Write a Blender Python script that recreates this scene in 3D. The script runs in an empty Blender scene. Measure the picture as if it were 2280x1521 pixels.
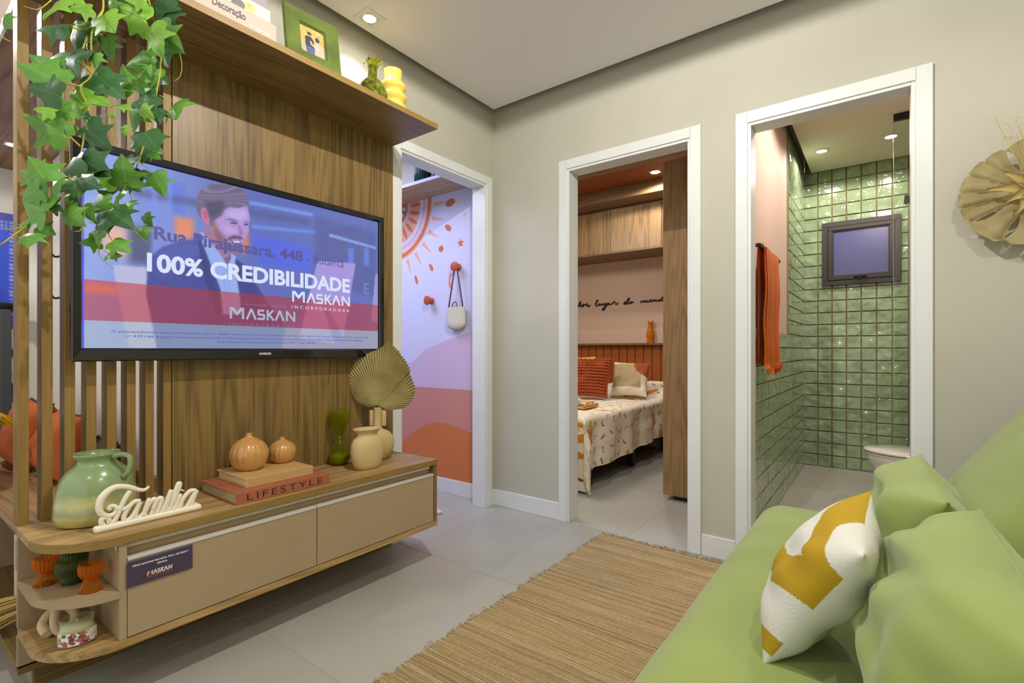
import bpy, bmesh, math, random
import numpy as np
from mathutils import Vector, Matrix, noise
random.seed(7)
S = bpy.context.scene
COL = S.collection
PI = math.pi
# ---------------------------------------------------------------- camera
cam = bpy.data.cameras.new('camera'); camo = bpy.data.objects.new('camera', cam); COL.objects.link(camo)
camo.location = (0, 0, 1.03); camo.rotation_euler = (PI/2, 0, math.atan2(.6, .8) - PI/2)
cam.sensor_width = 36; cam.lens = 36*1098/2280; cam.shift_y = (780-760.5)/2280; cam.clip_start = .02
S.camera = camo
# ---------------------------------------------------------------- world, exposure
W = bpy.data.worlds.new('world'); S.world = W; W.use_nodes = True
W.node_tree.nodes['Background'].inputs[0].default_value = (1.0, .97, .90, 1)
W.node_tree.nodes['Background'].inputs[1].default_value = 1.05
vs = S.view_settings; vs.view_transform = 'Standard'; vs.look = 'None'; vs.gamma = 1; vs.exposure = 0; vs.use_curve_mapping = False
# ---------------------------------------------------------------- lamps of the rooms, with added fill spots
def spot(loc, power, col=(1, .95, .87), size=168, blend=.25, rad=.03, tgt=None):
    l = bpy.data.lights.new('downlight_or_fill', 'SPOT'); l.energy = power; l.color = col
    l.spot_size = math.radians(size); l.spot_blend = blend; l.shadow_soft_size = rad
    o = bpy.data.objects.new('downlight_or_fill', l); COL.objects.link(o); o.location = loc
    if tgt is not None: o.rotation_euler = (Vector(tgt)-Vector(loc)).to_track_quat('-Z', 'Y').to_euler()
    return o
def area(loc, power, col, sx, sy, tgt):
    l = bpy.data.lights.new('room_lamp', 'AREA'); l.energy = power; l.color = col; l.shape = 'RECTANGLE'; l.size = sx; l.size_y = sy
    o = bpy.data.objects.new('room_lamp', l); COL.objects.link(o); o.location = loc
    o.rotation_euler = (Vector(tgt)-Vector(loc)).to_track_quat('-Z', 'Y').to_euler()
    return o
spot((1.06, .60, 2.585), 88, rad=.010, size=178, blend=.06)
spot((.75, -.45, 2.585), 36, rad=.012)
spot((-.5, .6, 2.585), 22)  # added spot to wash the living room, no fitting there
spot((1.46, 1.936, 2.585), 11, size=100)
spot((.51, 3.716, 2.09), 4, rad=.02)
spot((0, 3.1, 2.55), 60, col=(1, .95, .86), rad=.06)
spot((-.45, 2.35, 2.5), 30, col=(1, .97, .95), size=50, tgt=(.45, 2.1, 1.9))
area((1.7, 3.2, 2.5), 34, (.62, .66, 1), 1.0, .9, (1.9, 3.1, 0))
spot((4.28, 1.615, 2.57), 34, col=(1, .93, .84), rad=.03)
area((3.3, 2.4, 2.45), 26, (1, .94, .86), .6, .6, (3.8, 2.0, 0))
spot((4.57, .379, 2.585), 25, col=(1, .89, .78))
spot((4.563, -.053, 2.585), 27, col=(1, .89, .78))
spot((3.3, .0, 2.585), 50, col=(1, .87, .76))  # added fill spot brightening the bathroom, without a fitting
# ---------------------------------------------------------------- helpers: materials
def lin(c):
    r = []
    for v in c[:3]:
        v = v/255.
        r.append(v/12.92 if v <= .04045 else ((v+.055)/1.055)**2.4)
    return r
def _new(name):
    m = bpy.data.materials.new(name); m.use_nodes = True
    nt = m.node_tree; return m, nt, nt.nodes['Principled BSDF']
def nd(nt, t, **k):
    n = nt.nodes.new(t)
    for a, v in k.items(): setattr(n, a, v)
    return n
def mat(name, col, rough=.5, metal=0, bump=None, var=None, trans=0, ior=1.45, emit=0, coat=0, sheen=0, alpha=1, sss=0, spec=.5, scale=(1, 1, 1)):
    m, nt, p = _new(name); c = lin(col)
    p.inputs['Base Color'].default_value = (*c, 1); p.inputs['Roughness'].default_value = rough
    p.inputs['Metallic'].default_value = metal; p.inputs['Transmission Weight'].default_value = trans
    p.inputs['IOR'].default_value = ior; p.inputs['Coat Weight'].default_value = coat; p.inputs['Coat Roughness'].default_value = .08
    p.inputs['Sheen Weight'].default_value = sheen; p.inputs['Alpha'].default_value = alpha
    p.inputs['Specular IOR Level'].default_value = spec
    if sss: p.inputs['Subsurface Weight'].default_value = sss; p.inputs['Subsurface Scale'].default_value = .02
    if emit: p.inputs['Emission Color'].default_value = (*c, 1); p.inputs['Emission Strength'].default_value = emit
    if var or bump:
        tc = nd(nt, 'ShaderNodeTexCoord'); mp = nd(nt, 'ShaderNodeMapping'); mp.inputs['Scale'].default_value = scale
        nt.links.new(tc.outputs['Object'], mp.inputs[0])
    if var:
        n = nd(nt, 'ShaderNodeTexNoise'); n.inputs['Scale'].default_value = var[0]; n.inputs['Detail'].default_value = 4
        nt.links.new(mp.outputs[0], n.inputs['Vector'])
        r = nd(nt, 'ShaderNodeValToRGB'); a = var[1]
        r.color_ramp.elements[0].position = .3; r.color_ramp.elements[1].position = .7
        r.color_ramp.elements[0].color = (*[x*(1-a) for x in c], 1); r.color_ramp.elements[1].color = (*[min(1, x*(1+a)) for x in c], 1)
        nt.links.new(n.outputs[0], r.inputs[0]); nt.links.new(r.outputs[0], p.inputs['Base Color'])
    if bump:
        n = nd(nt, 'ShaderNodeTexNoise'); n.inputs['Scale'].default_value = bump[0]; n.inputs['Detail'].default_value = 3
        nt.links.new(mp.outputs[0], n.inputs['Vector'])
        b = nd(nt, 'ShaderNodeBump'); b.inputs['Strength'].default_value = bump[1]; b.inputs['Distance'].default_value = bump[2] if len(bump) > 2 else .002
        nt.links.new(n.outputs[0], b.inputs['Height']); nt.links.new(b.outputs[0], p.inputs['Normal'])
    return m
def wood(name, base, dark, axis='X', rough=.42, s=1.0):
    """laminate with long cathedral grain running along one axis"""
    m, nt, p = _new(name); L = nt.links.new
    tc = nd(nt, 'ShaderNodeTexCoord'); mp = nd(nt, 'ShaderNodeMapping')
    sc = {'X': (.22, 3.2, 3.2), 'Y': (3.2, .22, 3.2), 'Z': (3.2, 3.2, .22)}[axis]
    mp.inputs['Scale'].default_value = [v*s for v in sc]; L(tc.outputs['Object'], mp.inputs[0])
    n1 = nd(nt, 'ShaderNodeTexNoise'); n1.inputs['Scale'].default_value = 1.6; n1.inputs['Detail'].default_value = 2; L(mp.outputs[0], n1.inputs['Vector'])
    mul = nd(nt, 'ShaderNodeMath', operation='MULTIPLY'); mul.inputs[1].default_value = 16; L(n1.outputs[0], mul.inputs[0])
    fr = nd(nt, 'ShaderNodeMath', operation='PINGPONG'); fr.inputs[1].default_value = .5; L(mul.outputs[0], fr.inputs[0])
    n2 = nd(nt, 'ShaderNodeTexNoise'); n2.inputs['Scale'].default_value = 40; n2.inputs['Detail'].default_value = 5
    mp2 = nd(nt, 'ShaderNodeMapping'); sc2 = {'X': (.10, 5.5, 5.5), 'Y': (5.5, .10, 5.5), 'Z': (5.5, 5.5, .10)}[axis]
    mp2.inputs['Scale'].default_value = sc2; L(tc.outputs['Object'], mp2.inputs[0]); L(mp2.outputs[0], n2.inputs['Vector'])
    n3 = nd(nt, 'ShaderNodeTexNoise'); n3.inputs['Scale'].default_value = 2.2; n3.inputs['Detail'].default_value = 1; L(mp2.outputs[0], n3.inputs['Vector'])
    a = nd(nt, 'ShaderNodeMath', operation='MULTIPLY_ADD'); a.inputs[1].default_value = .55; L(fr.outputs[0], a.inputs[0])
    b = nd(nt, 'ShaderNodeMath', operation='MULTIPLY'); b.inputs[1].default_value = .75; L(n2.outputs[0], b.inputs[0]); L(b.outputs[0], a.inputs[2])
    c_ = nd(nt, 'ShaderNodeMath', operation='MULTIPLY_ADD'); c_.inputs[1].default_value = .45; L(n3.outputs[0], c_.inputs[0]); L(a.outputs[0], c_.inputs[2])
    r = nd(nt, 'ShaderNodeValToRGB'); e = r.color_ramp.elements
    e[0].position = .46; e[0].color = (*lin(dark), 1); e[1].position = 1.12 if False else 1.0; e[1].color = (*lin([min(255, v*1.08) for v in base]), 1)
    k = e.new(.76); k.color = (*lin(base), 1)
    L(c_.outputs[0], r.inputs[0]); L(r.outputs[0], p.inputs['Base Color'])
    p.inputs['Roughness'].default_value = rough
    bp = nd(nt, 'ShaderNodeBump'); bp.inputs['Strength'].default_value = .12; bp.inputs['Distance'].default_value = .001
    L(n2.outputs[0], bp.inputs['Height']); L(bp.outputs[0], p.inputs['Normal'])
    return m
def vcol(name, rough=.6, emit=0, bump=None, coat=0):
    m, nt, p = _new(name)
    a = nd(nt, 'ShaderNodeAttribute', attribute_name='paint')
    p.inputs['Roughness'].default_value = rough; p.inputs['Coat Weight'].default_value = coat; p.inputs['Coat Roughness'].default_value = .05
    if emit:
        p.inputs['Base Color'].default_value = (.01, .01, .012, 1); nt.links.new(a.outputs[0], p.inputs['Emission Color']); p.inputs['Emission Strength'].default_value = emit
    else: nt.links.new(a.outputs[0], p.inputs['Base Color'])
    if bump:
        tc = nd(nt, 'ShaderNodeTexCoord'); n = nd(nt, 'ShaderNodeTexNoise'); n.inputs['Scale'].default_value = bump[0]; nt.links.new(tc.outputs['Object'], n.inputs['Vector'])
        b = nd(nt, 'ShaderNodeBump'); b.inputs['Strength'].default_value = bump[1]; b.inputs['Distance'].default_value = .003
        nt.links.new(n.outputs[0], b.inputs['Height']); nt.links.new(b.outputs[0], p.inputs['Normal'])
    return m
def glass(name, col, rough=.02, thin=False):
    m, nt, p = _new(name); c = lin(col)
    if thin:   # thin pane: tinted see-through with a clear reflection
        nt.nodes.remove(p); out = [n for n in nt.nodes if n.type == 'OUTPUT_MATERIAL'][0]
        t = nd(nt, 'ShaderNodeBsdfTransparent'); t.inputs[0].default_value = (*c, 1)
        g = nd(nt, 'ShaderNodeBsdfGlossy'); g.inputs['Roughness'].default_value = rough
        f = nd(nt, 'ShaderNodeFresnel'); f.inputs[0].default_value = 1.45; x = nd(nt, 'ShaderNodeMixShader')
        nt.links.new(f.outputs[0], x.inputs[0]); nt.links.new(t.outputs[0], x.inputs[1]); nt.links.new(g.outputs[0], x.inputs[2]); nt.links.new(x.outputs[0], out.inputs[0])
        return m
    p.inputs['Base Color'].default_value = (*c, 1); p.inputs['Roughness'].default_value = rough
    p.inputs['Transmission Weight'].default_value = .9; p.inputs['IOR'].default_value = 1.3
    return m
# ---------------------------------------------------------------- helpers: objects
def tag(o, label=None, cat=None, group=None, kind=None):
    if label: o['label'] = label
    if cat: o['category'] = cat
    if group: o['group'] = group
    if kind: o['kind'] = kind
    return o
def thing(name, label, cat, loc=(0, 0, 0), rot=(0, 0, 0), group=None):
    o = bpy.data.objects.new(name, None); COL.objects.link(o); o.location = loc; o.rotation_euler = rot; o.empty_display_size = .05
    o['_w'] = 1
    WM[o.name] = Matrix.LocRotScale(Vector(loc), bpy_euler(rot), None)
    return tag(o, label, cat, group)
from mathutils import Euler
def bpy_euler(r): return Euler(r).to_quaternion()
WM = {}
def obj(name, bm, m, parent=None, smooth=False, local=False, loc=None):
    """bm: bmesh in world coordinates (or local when local=True)"""
    if isinstance(bm, bpy.types.Mesh): me = bm
    else:
        me = bpy.data.meshes.new(name)
        M = Matrix() if parent is None else WM.get(parent.name, Matrix())
        if parent is not None and not local: bm.transform(M.inverted())
        if parent is None and loc is not None: bm.transform(Matrix.Translation(-Vector(loc)))
        bm.to_mesh(me); bm.free()
        for x in (m if isinstance(m, (list, tuple)) else [m]): me.materials.append(x)
        if smooth: me.polygons.foreach_set('use_smooth', [True]*len(me.polygons))
    o = bpy.data.objects.new(name, me); COL.objects.link(o)
    if parent is not None: o.parent = parent; WM[o.name] = WM.get(parent.name, Matrix())
    elif loc is not None: o.location = loc; WM[o.name] = Matrix.Translation(Vector(loc))
    return o
def struct(name, bm, m, **k): o = obj(name, bm, m, **k); o['kind'] = 'structure'; return o
def BM(): return bmesh.new()
def box(x0, x1, y0, y1, z0, z1, bev=0, bm=None, seg=2):
    b = bmesh.new(); bmesh.ops.create_cube(b, size=1)
    for v in b.verts: v.co = Vector((x0+(v.co.x+.5)*(x1-x0), y0+(v.co.y+.5)*(y1-y0), z0+(v.co.z+.5)*(z1-z0)))
    if bev: bmesh.ops.bevel(b, geom=list(b.edges), offset=bev, segments=seg, profile=.5, affect='EDGES')
    return join(bm, b)
def join(bm, b):
    if bm is None: return b
    me = bpy.data.meshes.new('t'); b.to_mesh(me); b.free(); bm.from_mesh(me); bpy.data.meshes.remove(me); return bm
def xf(b, M): b.transform(M); return b
def frame_M(o, x, y):
    x = Vector(x).normalized(); y = Vector(y); z = x.cross(y).normalized(); y = z.cross(x)
    M = Matrix((x, y, z)).transposed().to_4x4(); M.translation = Vector(o); return M
def lathe(prof, n=40, c=(0, 0, 0), rib=None, sx=1, sy=1, bm=None, cap=True):
    """prof: (r,z) list; rib=(count,depth) flutes; sx,sy squash"""
    b = bmesh.new(); rings = []
    for r, z in prof:
        ring = []
        for i in range(n):
            a = 2*PI*i/n; rr = r
            if rib: rr = r*(1-rib[1]*(.5-.5*abs(math.sin(a*rib[0]/2)))*(2 if len(rib) < 3 else 2*rib[2](z)))
            ring.append(b.verts.new((c[0]+rr*math.cos(a)*sx, c[1]+rr*math.sin(a)*sy, c[2]+z)))
        rings.append(ring)
    for p, q in zip(rings, rings[1:]):
        for i in range(n): b.faces.new((p[i], p[(i+1) % n], q[(i+1) % n], q[i]))
    if cap:
        b.faces.new(list(reversed(rings[0]))); b.faces.new(rings[-1])
    bmesh.ops.recalc_face_normals(b, faces=b.faces)
    return join(bm, b)
def spl(pts, k=6):
    """Catmull-Rom through points (any dimension)"""
    P = [Vector(p) for p in pts]; P = [P[0]*2-P[1]]+P+[P[-1]*2-P[-2]]; r = []
    for i in range(1, len(P)-2):
        for j in range(k):
            t = j/k; a, b_, c, d = P[i-1], P[i], P[i+1], P[i+2]
            r.append(.5*((2*b_)+(c-a)*t+(2*a-5*b_+4*c-d)*t*t+(3*b_-a-3*c+d)*t**3))
    r.append(P[-2]); return r
def tube(pts, rad, n=8, bm=None, smooth=0, flat=1.0):
    """tube along points; rad number or list"""
    P = spl(pts, smooth) if smooth else [Vector(p) for p in pts]
    if not isinstance(rad, (list, tuple)): R = [rad]*len(P)
    else: R = [float(q) for q in np.interp(np.linspace(0, 1, len(P)), np.linspace(0, 1, len(rad)), rad)]
    b = bmesh.new(); rings = []; up = None
    for i, p in enumerate(P):
        d = (P[min(i+1, len(P)-1)]-P[max(i-1, 0)])
        if d.length < 1e-9: d = Vector((0, 0, 1))
        d.normalize()
        if up is None: up = d.orthogonal().normalized()
        up = (up-d*up.dot(d))
        up = up.normalized() if up.length > 1e-6 else d.orthogonal().normalized()
        s = d.cross(up)
        rings.append([b.verts.new(p+R[i]*(math.cos(2*PI*k/n)*up+math.sin(2*PI*k/n)*s)) for k in range(n)])
    for p, q in zip(rings, rings[1:]):
        for k in range(n): b.faces.new((p[k], p[(k+1) % n], q[(k+1) % n], q[k]))
    b.faces.new(rings[0][::-1]); b.faces.new(rings[-1])
    bmesh.ops.recalc_face_normals(b, faces=b.faces)
    return join(bm, b)
def prism(poly, h, M=None, bm=None, bev=0):
    """polygon in local xy extruded +z by h"""
    b = bmesh.new(); lo = [b.verts.new((x, y, 0)) for x, y in poly]; hi = [b.verts.new((x, y, h)) for x, y in poly]; n = len(poly)
    for i in range(n): b.faces.new((lo[i], lo[(i+1) % n], hi[(i+1) % n], hi[i]))
    f1 = b.faces.new(lo[::-1]); f2 = b.faces.new(hi)
    bmesh.ops.recalc_face_normals(b, faces=b.faces)
    if bev: bmesh.ops.bevel(b, geom=[e for e in b.edges if abs((e.verts[0].co-e.verts[1].co).z) < 1e-6], offset=bev, segments=2, affect='EDGES')
    if M is not None: b.transform(M)
    return join(bm, b)
def softbox(size, r, n=14, bulge=(0, 0, 0), M=None, wr=0, seed=0):
    """rounded, slightly bulging upholstery block centred on the origin"""
    b = bmesh.new(); bmesh.ops.create_cube(b, size=2); bmesh.ops.subdivide_edges(b, edges=b.edges, cuts=n, use_grid_fill=True)
    h = [s/2 for s in size]
    for v in b.verts:
        c = [math.copysign(abs(t)**.8, t) for t in v.co]
        p = [c[i]*h[i] for i in range(3)]
        q = [max(-(h[i]-r), min(h[i]-r, p[i])) for i in range(3)]
        d = Vector(p)-Vector(q)
        if d.length > 1e-9:
            m = max(abs(x) for x in d)
            p = Vector(q)+d.normalized()*min(r, m if m else r)*1.0 if d.length > 0 else Vector(p)
            d2 = Vector(p)-Vector(q); p = Vector(q)+d2.normalized()*r
        p = Vector(p)
        u = [max(-1, min(1, p[i]/h[i])) for i in range(3)]
        for i in range(3):
            j, k = (i+1) % 3, (i+2) % 3
            if bulge[i]: p[i] += bulge[i]*u[i]*(1-u[j]**2)*(1-u[k]**2)
        if wr: p += Vector((1, 1, 1))*wr*noise.noise(Vector(p)*6+Vector((seed, 0, 0)))
        v.co = p
    if M is not None: b.transform(M)
    return b
def pillow(w, h, t, n=40, pinch=.07, M=None, wr=.006, seed=0, power=2.6):
    """two puffed sheets sewn at the seam; corners stand out as ears. uv kept in a layer order: front grid first"""
    b = bmesh.new(); G = []
    for side in (1, -1):
        rows = []
        for j in range(n+1):
            row = []
            for i in range(n+1):
                if side == -1 and (i in (0, n) or j in (0, n)): row.append(G[0][j][i]); continue
                u = math.sin((i/n-.5)*PI) if n > 45 else -1+2*i/n; v = math.sin((j/n-.5)*PI) if n > 45 else -1+2*j/n
                x = u*w/2*(1-pinch*(1-v*v)*abs(u)); y = v*h/2*(1-pinch*(1-u*u)*abs(v))
                z = side*t/2*(max(0, (1-abs(u)**power))*max(0, (1-abs(v)**power)))**.55
                q = noise.noise(Vector((u*2.2+seed, v*2.2, side)))
                z += side*wr*q*4*(1-abs(u)**4)*(1-abs(v)**4)
                row.append(b.verts.new((x, y, z)))
            rows.append(row)
        G.append(rows)
    for s_, rows in enumerate(G):
        for j in range(n):
            for i in range(n):
                f = (rows[j][i], rows[j][i+1], rows[j+1][i+1], rows[j+1][i])
                b.faces.new(f if s_ == 0 else f[::-1])
    if M is not None: b.transform(M)
    return b
def paint(me, fn):
    """per-vertex colour from fn(co)->sRGB 0-255"""
    a = me.color_attributes.new('paint', 'FLOAT_COLOR', 'POINT'); n = len(me.vertices)
    co = np.empty(n*3); me.vertices.foreach_get('co', co); co = co.reshape(n, 3)
    c = fn(co)/255.; c = np.where(c <= .04045, c/12.92, ((np.maximum(c, 0)+.055)/1.055)**2.4)
    out = np.ones((n, 4)); out[:, :3] = c; a.data.foreach_set('color', out.ravel())
def grid_mesh(name, img, o, ux, uy, m):
    """flat print: img (H,W,3) sRGB, row 0 = top; o = top-left corner, ux/uy full-size edge vectors"""
    H_, W_, _ = img.shape; o = np.array(o, float); ux = np.array(ux, float); uy = np.array(uy, float)
    uu, vv = np.meshgrid(np.linspace(0, 1, W_), np.linspace(0, 1, H_))
    co = o+uu[..., None]*ux+vv[..., None]*uy
    idx = np.arange(H_*W_).reshape(H_, W_); q = np.stack([idx[:-1, :-1], idx[1:, :-1], idx[1:, 1:], idx[:-1, 1:]], -1).reshape(-1, 4)
    me = bpy.data.meshes.new(name); nv = H_*W_; nf = len(q)
    me.vertices.add(nv); me.vertices.foreach_set('co', co.ravel()); me.loops.add(nf*4); me.loops.foreach_set('vertex_index', q.ravel().astype(np.int32))
    me.polygons.add(nf); me.polygons.foreach_set('loop_start', np.arange(0, nf*4, 4, dtype=np.int32)); me.update(calc_edges=True)
    flat = img.reshape(-1, 3)
    paint(me, lambda c: flat); me.materials.append(m); return me
def settle(t, z):
    """let a thing come to rest exactly on height z"""
    lo = 1e9
    for c in t.children:
        if c.type == 'MESH':
            for v in c.data.vertices: lo = min(lo, (WM[t.name] @ v.co).z)
    t.location.z += z-lo
def poly_mask(U, V, poly):
    x = [p[0] for p in poly]; y = [p[1] for p in poly]; ins = np.zeros(U.shape, bool); j = len(poly)-1
    for i in range(len(poly)):
        c = ((y[i] > V) != (y[j] > V)) & (U < (x[j]-x[i])*(V-y[i])/((y[j]-y[i]) or 1e-9)+x[i]); ins ^= c; j = i
    return ins.astype(float)
def blur(a, k):
    for _ in range(2):
        for ax in (0, 1):
            p = np.pad(a, [(k, k) if i == ax else (0, 0) for i in range(2)], mode='edge'); c = np.cumsum(np.insert(p, 0, 0, axis=ax), axis=ax)
            n = a.shape[ax]; hi = np.take(c, range(2*k+1, n+2*k+1), axis=ax); lo = np.take(c, range(0, n), axis=ax); a = (hi-lo)/(2*k+1)
    return a
def over(img, mask, col, op=1.0): m = (mask*op)[..., None]; img[:] = img*(1-m)+np.array(col, float)*m
def text(name, s, M, w, h, m, parent=None, bold=0, depth=.0004, shear=0, spacing=1, align=None):
    """lettering fitted to width w and height h (height None keeps the aspect); M: local xy plane, baseline-left at origin"""
    cu = bpy.data.curves.new('t', 'FONT'); cu.body = s; cu.size = 1; cu.offset = bold; cu.extrude = 0; cu.shear = shear; cu.space_character = spacing; cu.resolution_u = 3
    to = bpy.data.objects.new('t', cu); COL.objects.link(to)
    dg = bpy.context.evaluated_depsgraph_get(); me = bpy.data.meshes.new_from_object(to.evaluated_get(dg))
    bpy.data.objects.remove(to); bpy.data.curves.remove(cu)
    b = bmesh.new(); b.from_mesh(me); bpy.data.meshes.remove(me)
    xs = [v.co.x for v in b.verts]; ys = [v.co.y for v in b.verts]; x0, x1 = min(xs), max(xs); y0, y1 = min(ys), max(ys)
    sx = w/(x1-x0); sy = sx if h is None else h/.73
    for v in b.verts: v.co = Vector(((v.co.x-x0)*sx, v.co.y*sy, v.co.z))
    b.transform(M); return obj(name, b, m, parent)
def tube_poly(polys, rad, bm=None, n=8, k=5):
    b = bm or bmesh.new()
    for p in polys: tube(p, rad, n, b, smooth=k)
    return b
# measured outlines (world or local metres)
FAM=[[(0.5451, 0.6109), (0.5396, 0.6049), (0.5299, 0.602), (0.515, 0.6075), (0.4973, 0.6179), (0.48, 0.6242), (0.4602, 0.6261), (0.4436, 0.6178), (0.43, 0.6021), (0.424, 0.583), (0.4251, 0.5657), (0.4327, 0.5524), (0.4463, 0.5456), (0.4588, 0.5482), (0.4644, 0.5589), (0.4611, 0.5695), (0.4519, 0.5732), (0.4463, 0.5688), (0.4496, 0.562)], [(0.4973, 0.6072), (0.4857, 0.5887), (0.4743, 0.5634), (0.4644, 0.538), (0.4532, 0.5202), (0.4408, 0.5161), (0.4313, 0.5246), (0.4291, 0.5372), (0.4354, 0.5431), (0.445, 0.538), (0.4463, 0.529), (0.4408, 0.5271)], [(0.4602, 0.5617), (0.4715, 0.5623), (0.4829, 0.5559), (0.4944, 0.5618)], [(0.5215, 0.5701), (0.509, 0.5724), (0.4959, 0.5614), (0.4857, 0.5446), (0.4814, 0.5298), (0.4857, 0.5209), (0.4973, 0.5238), (0.509, 0.5384), (0.5224, 0.5691), (0.5135, 0.5462), (0.5096, 0.5293), (0.5135, 0.5193), (0.5254, 0.5251), (0.5299, 0.5311)], [(0.5299, 0.5239), (0.5375, 0.5473), (0.5451, 0.5701), (0.539, 0.5469), (0.5299, 0.5185)], [(0.5344, 0.5335), (0.5451, 0.5563), (0.5559, 0.5675), (0.5621, 0.5631), (0.5575, 0.5422), (0.5497, 0.5186)], [(0.5544, 0.5356), (0.5652, 0.5605), (0.5747, 0.5674), (0.5778, 0.56), (0.5715, 0.5386), (0.5652, 0.5199), (0.5715, 0.5157), (0.581, 0.525)], [(0.5794, 0.5217), (0.5906, 0.5487), (0.6019, 0.5778), (0.6052, 0.5827), (0.5954, 0.5512), (0.5874, 0.5271), (0.5922, 0.5191), (0.6019, 0.5309)], [(0.5993, 0.524), (0.6117, 0.5548), (0.6233, 0.5823), (0.6283, 0.5983), (0.6243, 0.6011), (0.6167, 0.58), (0.6084, 0.5518), (0.6026, 0.5269), (0.6068, 0.5202), (0.615, 0.5275)], [(0.6117, 0.5208), (0.62, 0.5414), (0.6283, 0.5641), (0.6216, 0.541), (0.6157, 0.5236), (0.62, 0.5187), (0.6283, 0.5279)], [(0.6343, 0.576), (0.6367, 0.5793)], [(0.6745, 0.5681), (0.6568, 0.5699), (0.6395, 0.5527), (0.6298, 0.5302), (0.6337, 0.5154), (0.6469, 0.5203), (0.6618, 0.5446), (0.676, 0.5678), (0.6644, 0.5356), (0.6593, 0.52), (0.6644, 0.5103), (0.677, 0.5268)], [(0.6058, 0.528), (0.6153, 0.5201), (0.6346, 0.5373)]]
LUG=[[(2.8812, 1.5415), (2.8757, 1.5583), (2.859, 1.5769), (2.8424, 1.5979), (2.8469, 1.6045), (2.8563, 1.5962), (2.8657, 1.5773), (2.8757, 1.5436)], [(2.8757, 1.5485), (2.859, 1.5696), (2.8452, 1.5712), (2.8491, 1.5544), (2.8452, 1.543), (2.8314, 1.551), (2.815, 1.5671), (2.8013, 1.5712), (2.8067, 1.5545), (2.8161, 1.5443), (2.8204, 1.5528), (2.8095, 1.5644), (2.7958, 1.5612), (2.7767, 1.5626), (2.7659, 1.574), (2.755, 1.57), (2.7631, 1.5522), (2.7604, 1.552), (2.7496, 1.5538), (2.7496, 1.5418), (2.7361, 1.5372), (2.7183, 1.5593)], [(2.6532, 1.5605), (2.6426, 1.5742), (2.6268, 1.5971), (2.6189, 1.6038), (2.6268, 1.609), (2.6373, 1.593), (2.6479, 1.5697), (2.649, 1.5507), (2.6373, 1.5415), (2.6162, 1.5489), (2.6057, 1.565), (2.6005, 1.5623), (2.6057, 1.5507), (2.5952, 1.5478), (2.5691, 1.5629), (2.5639, 1.5602), (2.5665, 1.5486), (2.5535, 1.5478)], [(2.5199, 1.5648), (2.5328, 1.5656), (2.5432, 1.5544), (2.538, 1.5456), (2.5225, 1.5579), (2.5148, 1.5645), (2.5199, 1.5389), (2.5302, 1.5112), (2.5458, 1.4908), (2.5587, 1.4914), (2.5613, 1.5034), (2.5432, 1.5166), (2.5173, 1.5341), (2.4968, 1.5471)], [(2.4789, 1.5658), (2.4942, 1.5634), (2.4994, 1.551), (2.4891, 1.5476), (2.4763, 1.5623), (2.4773, 1.553), (2.461, 1.5498), (2.4407, 1.558), (2.4205, 1.5754), (2.4104, 1.5795), (2.4079, 1.5677), (2.4004, 1.5533), (2.3903, 1.5458), (2.3703, 1.5632)], [(2.2692, 1.5665), (2.2863, 1.5652), (2.2985, 1.5522), (2.2936, 1.5436), (2.2765, 1.5486), (2.257, 1.5704), (2.2375, 1.5966), (2.2351, 1.6065), (2.2448, 1.6053), (2.257, 1.5841), (2.2643, 1.5571), (2.2545, 1.5437), (2.2375, 1.551), (2.223, 1.5661)], [(2.2158, 1.5657), (2.2279, 1.5573), (2.2254, 1.5494), (2.2134, 1.5519), (2.2076, 1.5629), (2.2134, 1.5655), (2.2013, 1.5603), (2.1821, 1.5614)], [(2.1085, 1.5526), (2.0944, 1.563), (2.0921, 1.5606), (2.0968, 1.551), (2.0827, 1.5623), (2.071, 1.5661), (2.0733, 1.555), (2.057, 1.5666), (2.0477, 1.5669), (2.0477, 1.5535), (2.0361, 1.555), (2.0245, 1.5677)], [(2.0245, 1.5664), (2.0268, 1.5545), (2.013, 1.5537), (1.99, 1.5767), (1.9969, 1.5572), (1.9785, 1.5561)], [(1.9785, 1.5538), (1.9671, 1.5687), (1.9626, 1.5662), (1.9648, 1.5575), (1.9512, 1.5677), (1.9398, 1.5692), (1.9421, 1.5583), (1.9308, 1.5563), (1.915, 1.5655)], [(1.8835, 1.5679), (1.9015, 1.5669), (1.9082, 1.5563), (1.897, 1.5534), (1.879, 1.5699), (1.8634, 1.5908), (1.8545, 1.6011), (1.859, 1.5905), (1.8701, 1.5649), (1.8634, 1.5536), (1.8523, 1.5551)]]
PALM=[(-0.0137, 0.0023), (-0.0456, -0.0114), (-0.0775, -0.0023), (-0.1094, 0.016), (-0.1322, 0.0501), (-0.1504, 0.0866), (-0.155, 0.1231), (-0.1436, 0.1595), (-0.1185, 0.2005), (-0.082, 0.2324), (-0.0365, 0.2529), (0.0046, 0.2689), (0.057, 0.2999), (0.082, 0.278), (0.1071, 0.2552), (0.1139, 0.2416), (0.1367, 0.2142), (0.1595, 0.1686), (0.155, 0.155), (0.1686, 0.1231), (0.18, 0.0866), (0.1777, 0.0592), (0.1618, 0.0228), (0.1413, 0.0), (0.1139, -0.0137), (0.0775, -0.0205), (0.041, -0.0205), (0.0182, -0.0091), (0.0046, 0.0023)]
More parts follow.
